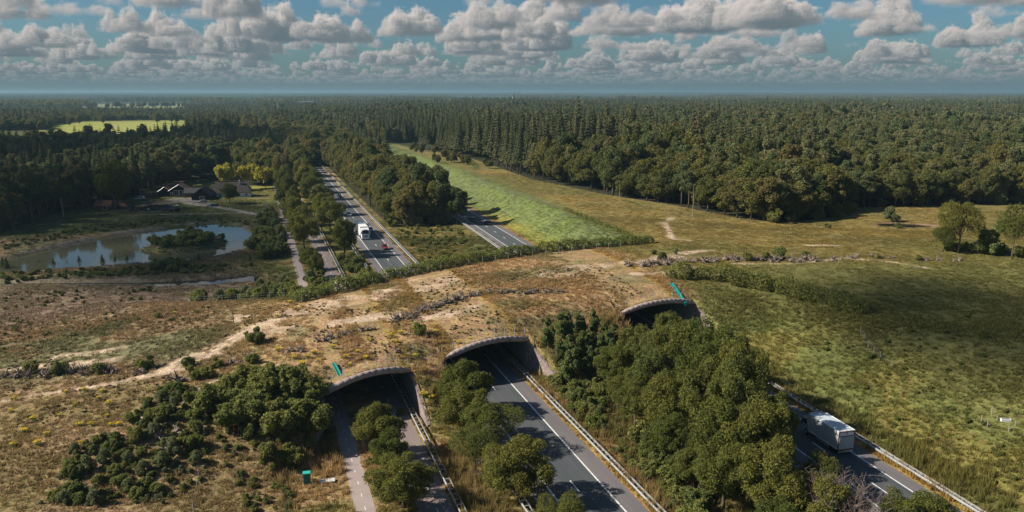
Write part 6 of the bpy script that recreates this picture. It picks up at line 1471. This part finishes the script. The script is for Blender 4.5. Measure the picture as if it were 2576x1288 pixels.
# rush clumps on the brown flat and weeds in the lower left grass
def clumps(name, poly, n, s0, s1, src, seed):
    rng = np.random.default_rng(seed); P = []
    xs = [p[0] for p in poly]; ys = [p[1] for p in poly]
    x = rng.uniform(min(xs), max(xs), n * 4); y = rng.uniform(min(ys), max(ys), n * 4); k = inside(poly, x, y) > 0; x, y = x[k][:n], y[k][:n]
    s = rng.uniform(s0, s1, len(x)); scatter(name, src, np.stack([x, y, height(x, y)], 1), np.stack([s * 1.3, s, s], 1), rng.uniform(0, 6, len(x)), rng.integers(0, len(src), len(x)))
sh_c = [PT['shrub%d' % i]['crown'] for i in range(3)]
clumps('rushes', [(-55.8, 197.8), (-20.7, 189.6), (-26.6, 212.1), (-60.8, 216.8)], 60, .16, .34, sh_c, 801)
clumps('undergrowth', [(-26.9, 98.9), (-24.5, 109.2), (-18.1, 110.9), (-15.7, 121.7), (-13.1, 123.6), (-8.3, 115.9), (-8.1, 99.0), (-12.3, 94.1)], 330, .12, .32, [PT['pale0']['crown'], sh_c[0]], 811)
clumps('slope_weeds', [(-7, 107), (4, 102), (1.5, 97), (2, 88), (5, 80), (-2, 88), (-6, 98)], 80, .14, .36, sh_c + [PT['pale0']['crown']], 812)
clumps('rail_weeds', [(43.6, 60), (50, 60), (52, 100), (52, 114), (46, 119), (43.6, 112)], 150, .22, .5, sh_c + [PT['pale0']['crown']], 813)
clumps('heath_weeds', [(-44.8, 155.1), (-10.6, 155.5), (-8.1, 166.3), (-52.7, 185.6)], 130, .10, .26, sh_c + [PT['pale0']['crown']], 802)
clumps('bank_weeds', [(-64.3, 230.0), (-10.1, 223.1), (-1.8, 232.1), (-67.2, 241.6)], 150, .25, .5, sh_c, 803)
clumps('meadow_weeds', [(100.8, 135.1), (120.5, 108.9), (102.1, 79.4), (81.7, 61.9), (85.8, 85.8)], 90, .14, .32, sh_c, 804)
clumps('pond_fringe', [(-76.1, 276.3), (-52.5, 301.2), (-32.4, 318.0), (-1.5, 304.2), (-1.4, 311.9), (-33.4, 328.3), (-58.9, 317.2), (-79.9, 291.4)], 150, .2, .42, sh_c, 805)
clumps('median_weeds', [(44.5, 205), (66, 214), (68, 284), (45, 288)], 110, .25, .55, sh_c, 806)

# ================================================================ clouds over the land to the left, out of the picture, whose shade lies on it
MT['cloud'] = None
def cloud_material():
    m = bpy.data.materials.new('cloud'); m.use_nodes = True; t = m.node_tree; t.nodes.clear()
    o = N(t, 'ShaderNodeOutputMaterial'); d = N(t, 'ShaderNodeBsdfDiffuse'); d.inputs[0].default_value = (.85, .86, .88, 1); tr = N(t, 'ShaderNodeBsdfTransparent'); x = N(t, 'ShaderNodeMixShader'); x.inputs[0].default_value = .73
    t.links.new(d.outputs[0], x.inputs[1]); t.links.new(tr.outputs[0], x.inputs[2]); t.links.new(x.outputs[0], o.inputs[0]); return m
MT['cloud'] = cloud_material()
def ico(n=1):
    import bmesh
    b = bmesh.new(); bmesh.ops.create_icosphere(b, subdivisions=n, radius=1); b.verts.ensure_lookup_table(); V = np.array([v.co[:] for v in b.verts]); F = np.array([[v.index for v in f.verts] for f in b.faces]); b.free(); return V, F
ICO = ico(2)
def cloud(poly, seed, s, alt=1000.0):
    rng = np.random.default_rng(seed); xs = [p[0] for p in poly]; ys = [p[1] for p in poly]; off = to_sun * (alt / to_sun.z)
    X, Y = jitter_grid(min(xs), max(xs), min(ys), max(ys), s, rng); k = inside(poly, X, Y) > s * .35; X, Y = X[k], Y[k]; V = []; F = []; n = 0
    cx, cy = np.mean(X), np.mean(Y)
    for x, y in zip(X, Y):
        r = s * rng.uniform(.75, 1.0); v = ICO[0] * r * np.array([1, 1, .55]) + np.array([x - cx, y - cy, rng.uniform(0, s * .7)]); v[:, 2] = np.maximum(v[:, 2], -s * .12); V.append(v); F.append(ICO[1] + n); n += len(v)
    o = obj('cloud', mesh_np('cloud', np.concatenate(V), np.concatenate(F), MT['cloud'], True), None, (cx + off.x, cy + off.y, alt)); o['kind'] = 'structure'; return o
cloud([(-62.6, 189.9), (-45.6, 193.8), (-29.0, 195.7), (-13.2, 206.6), (-1.9, 220.5), (5.1, 246.5), (8.5, 285.8), (9.6, 329.3), (7.2, 364.5), (-1.2, 372.7), (-42, 378), (-85, 392), (-95, 470), (-62, 512), (-5.5, 606.8), (23.7, 643.8), (44.2, 681.6), (58.8, 786.4), (20.5, 852.7), (-73.2, 897.5), (-198.6, 937.9), (-296.6, 969.5)], 3, 26)
cloud([(109.7, 136.5), (125.3, 146.8), (145.3, 143.8), (161.8, 129.4), (165.5, 112.3), (115.5, 76.4), (106.2, 82.7), (104.2, 93.3), (103.3, 103.1), (103.7, 115.2), (103.4, 124.8)], 4, 9)

# ================================================================ the air
m = bpy.data.materials.new('haze'); m.use_nodes = True; t = m.node_tree; t.nodes.clear(); o_ = N(t, 'ShaderNodeOutputMaterial'); v_ = N(t, 'ShaderNodeVolumePrincipled')
v_.inputs['Color'].default_value = (.30, .49, .59, 1); v_.inputs['Density'].default_value = 1.1e-4; v_.inputs['Anisotropy'].default_value = .2; t.links.new(v_.outputs[0], o_.inputs['Volume'])
hz = MB().box(-62000, 62000, -900, 62000, -4, 75).build('haze', m); hz['kind'] = 'stuff'
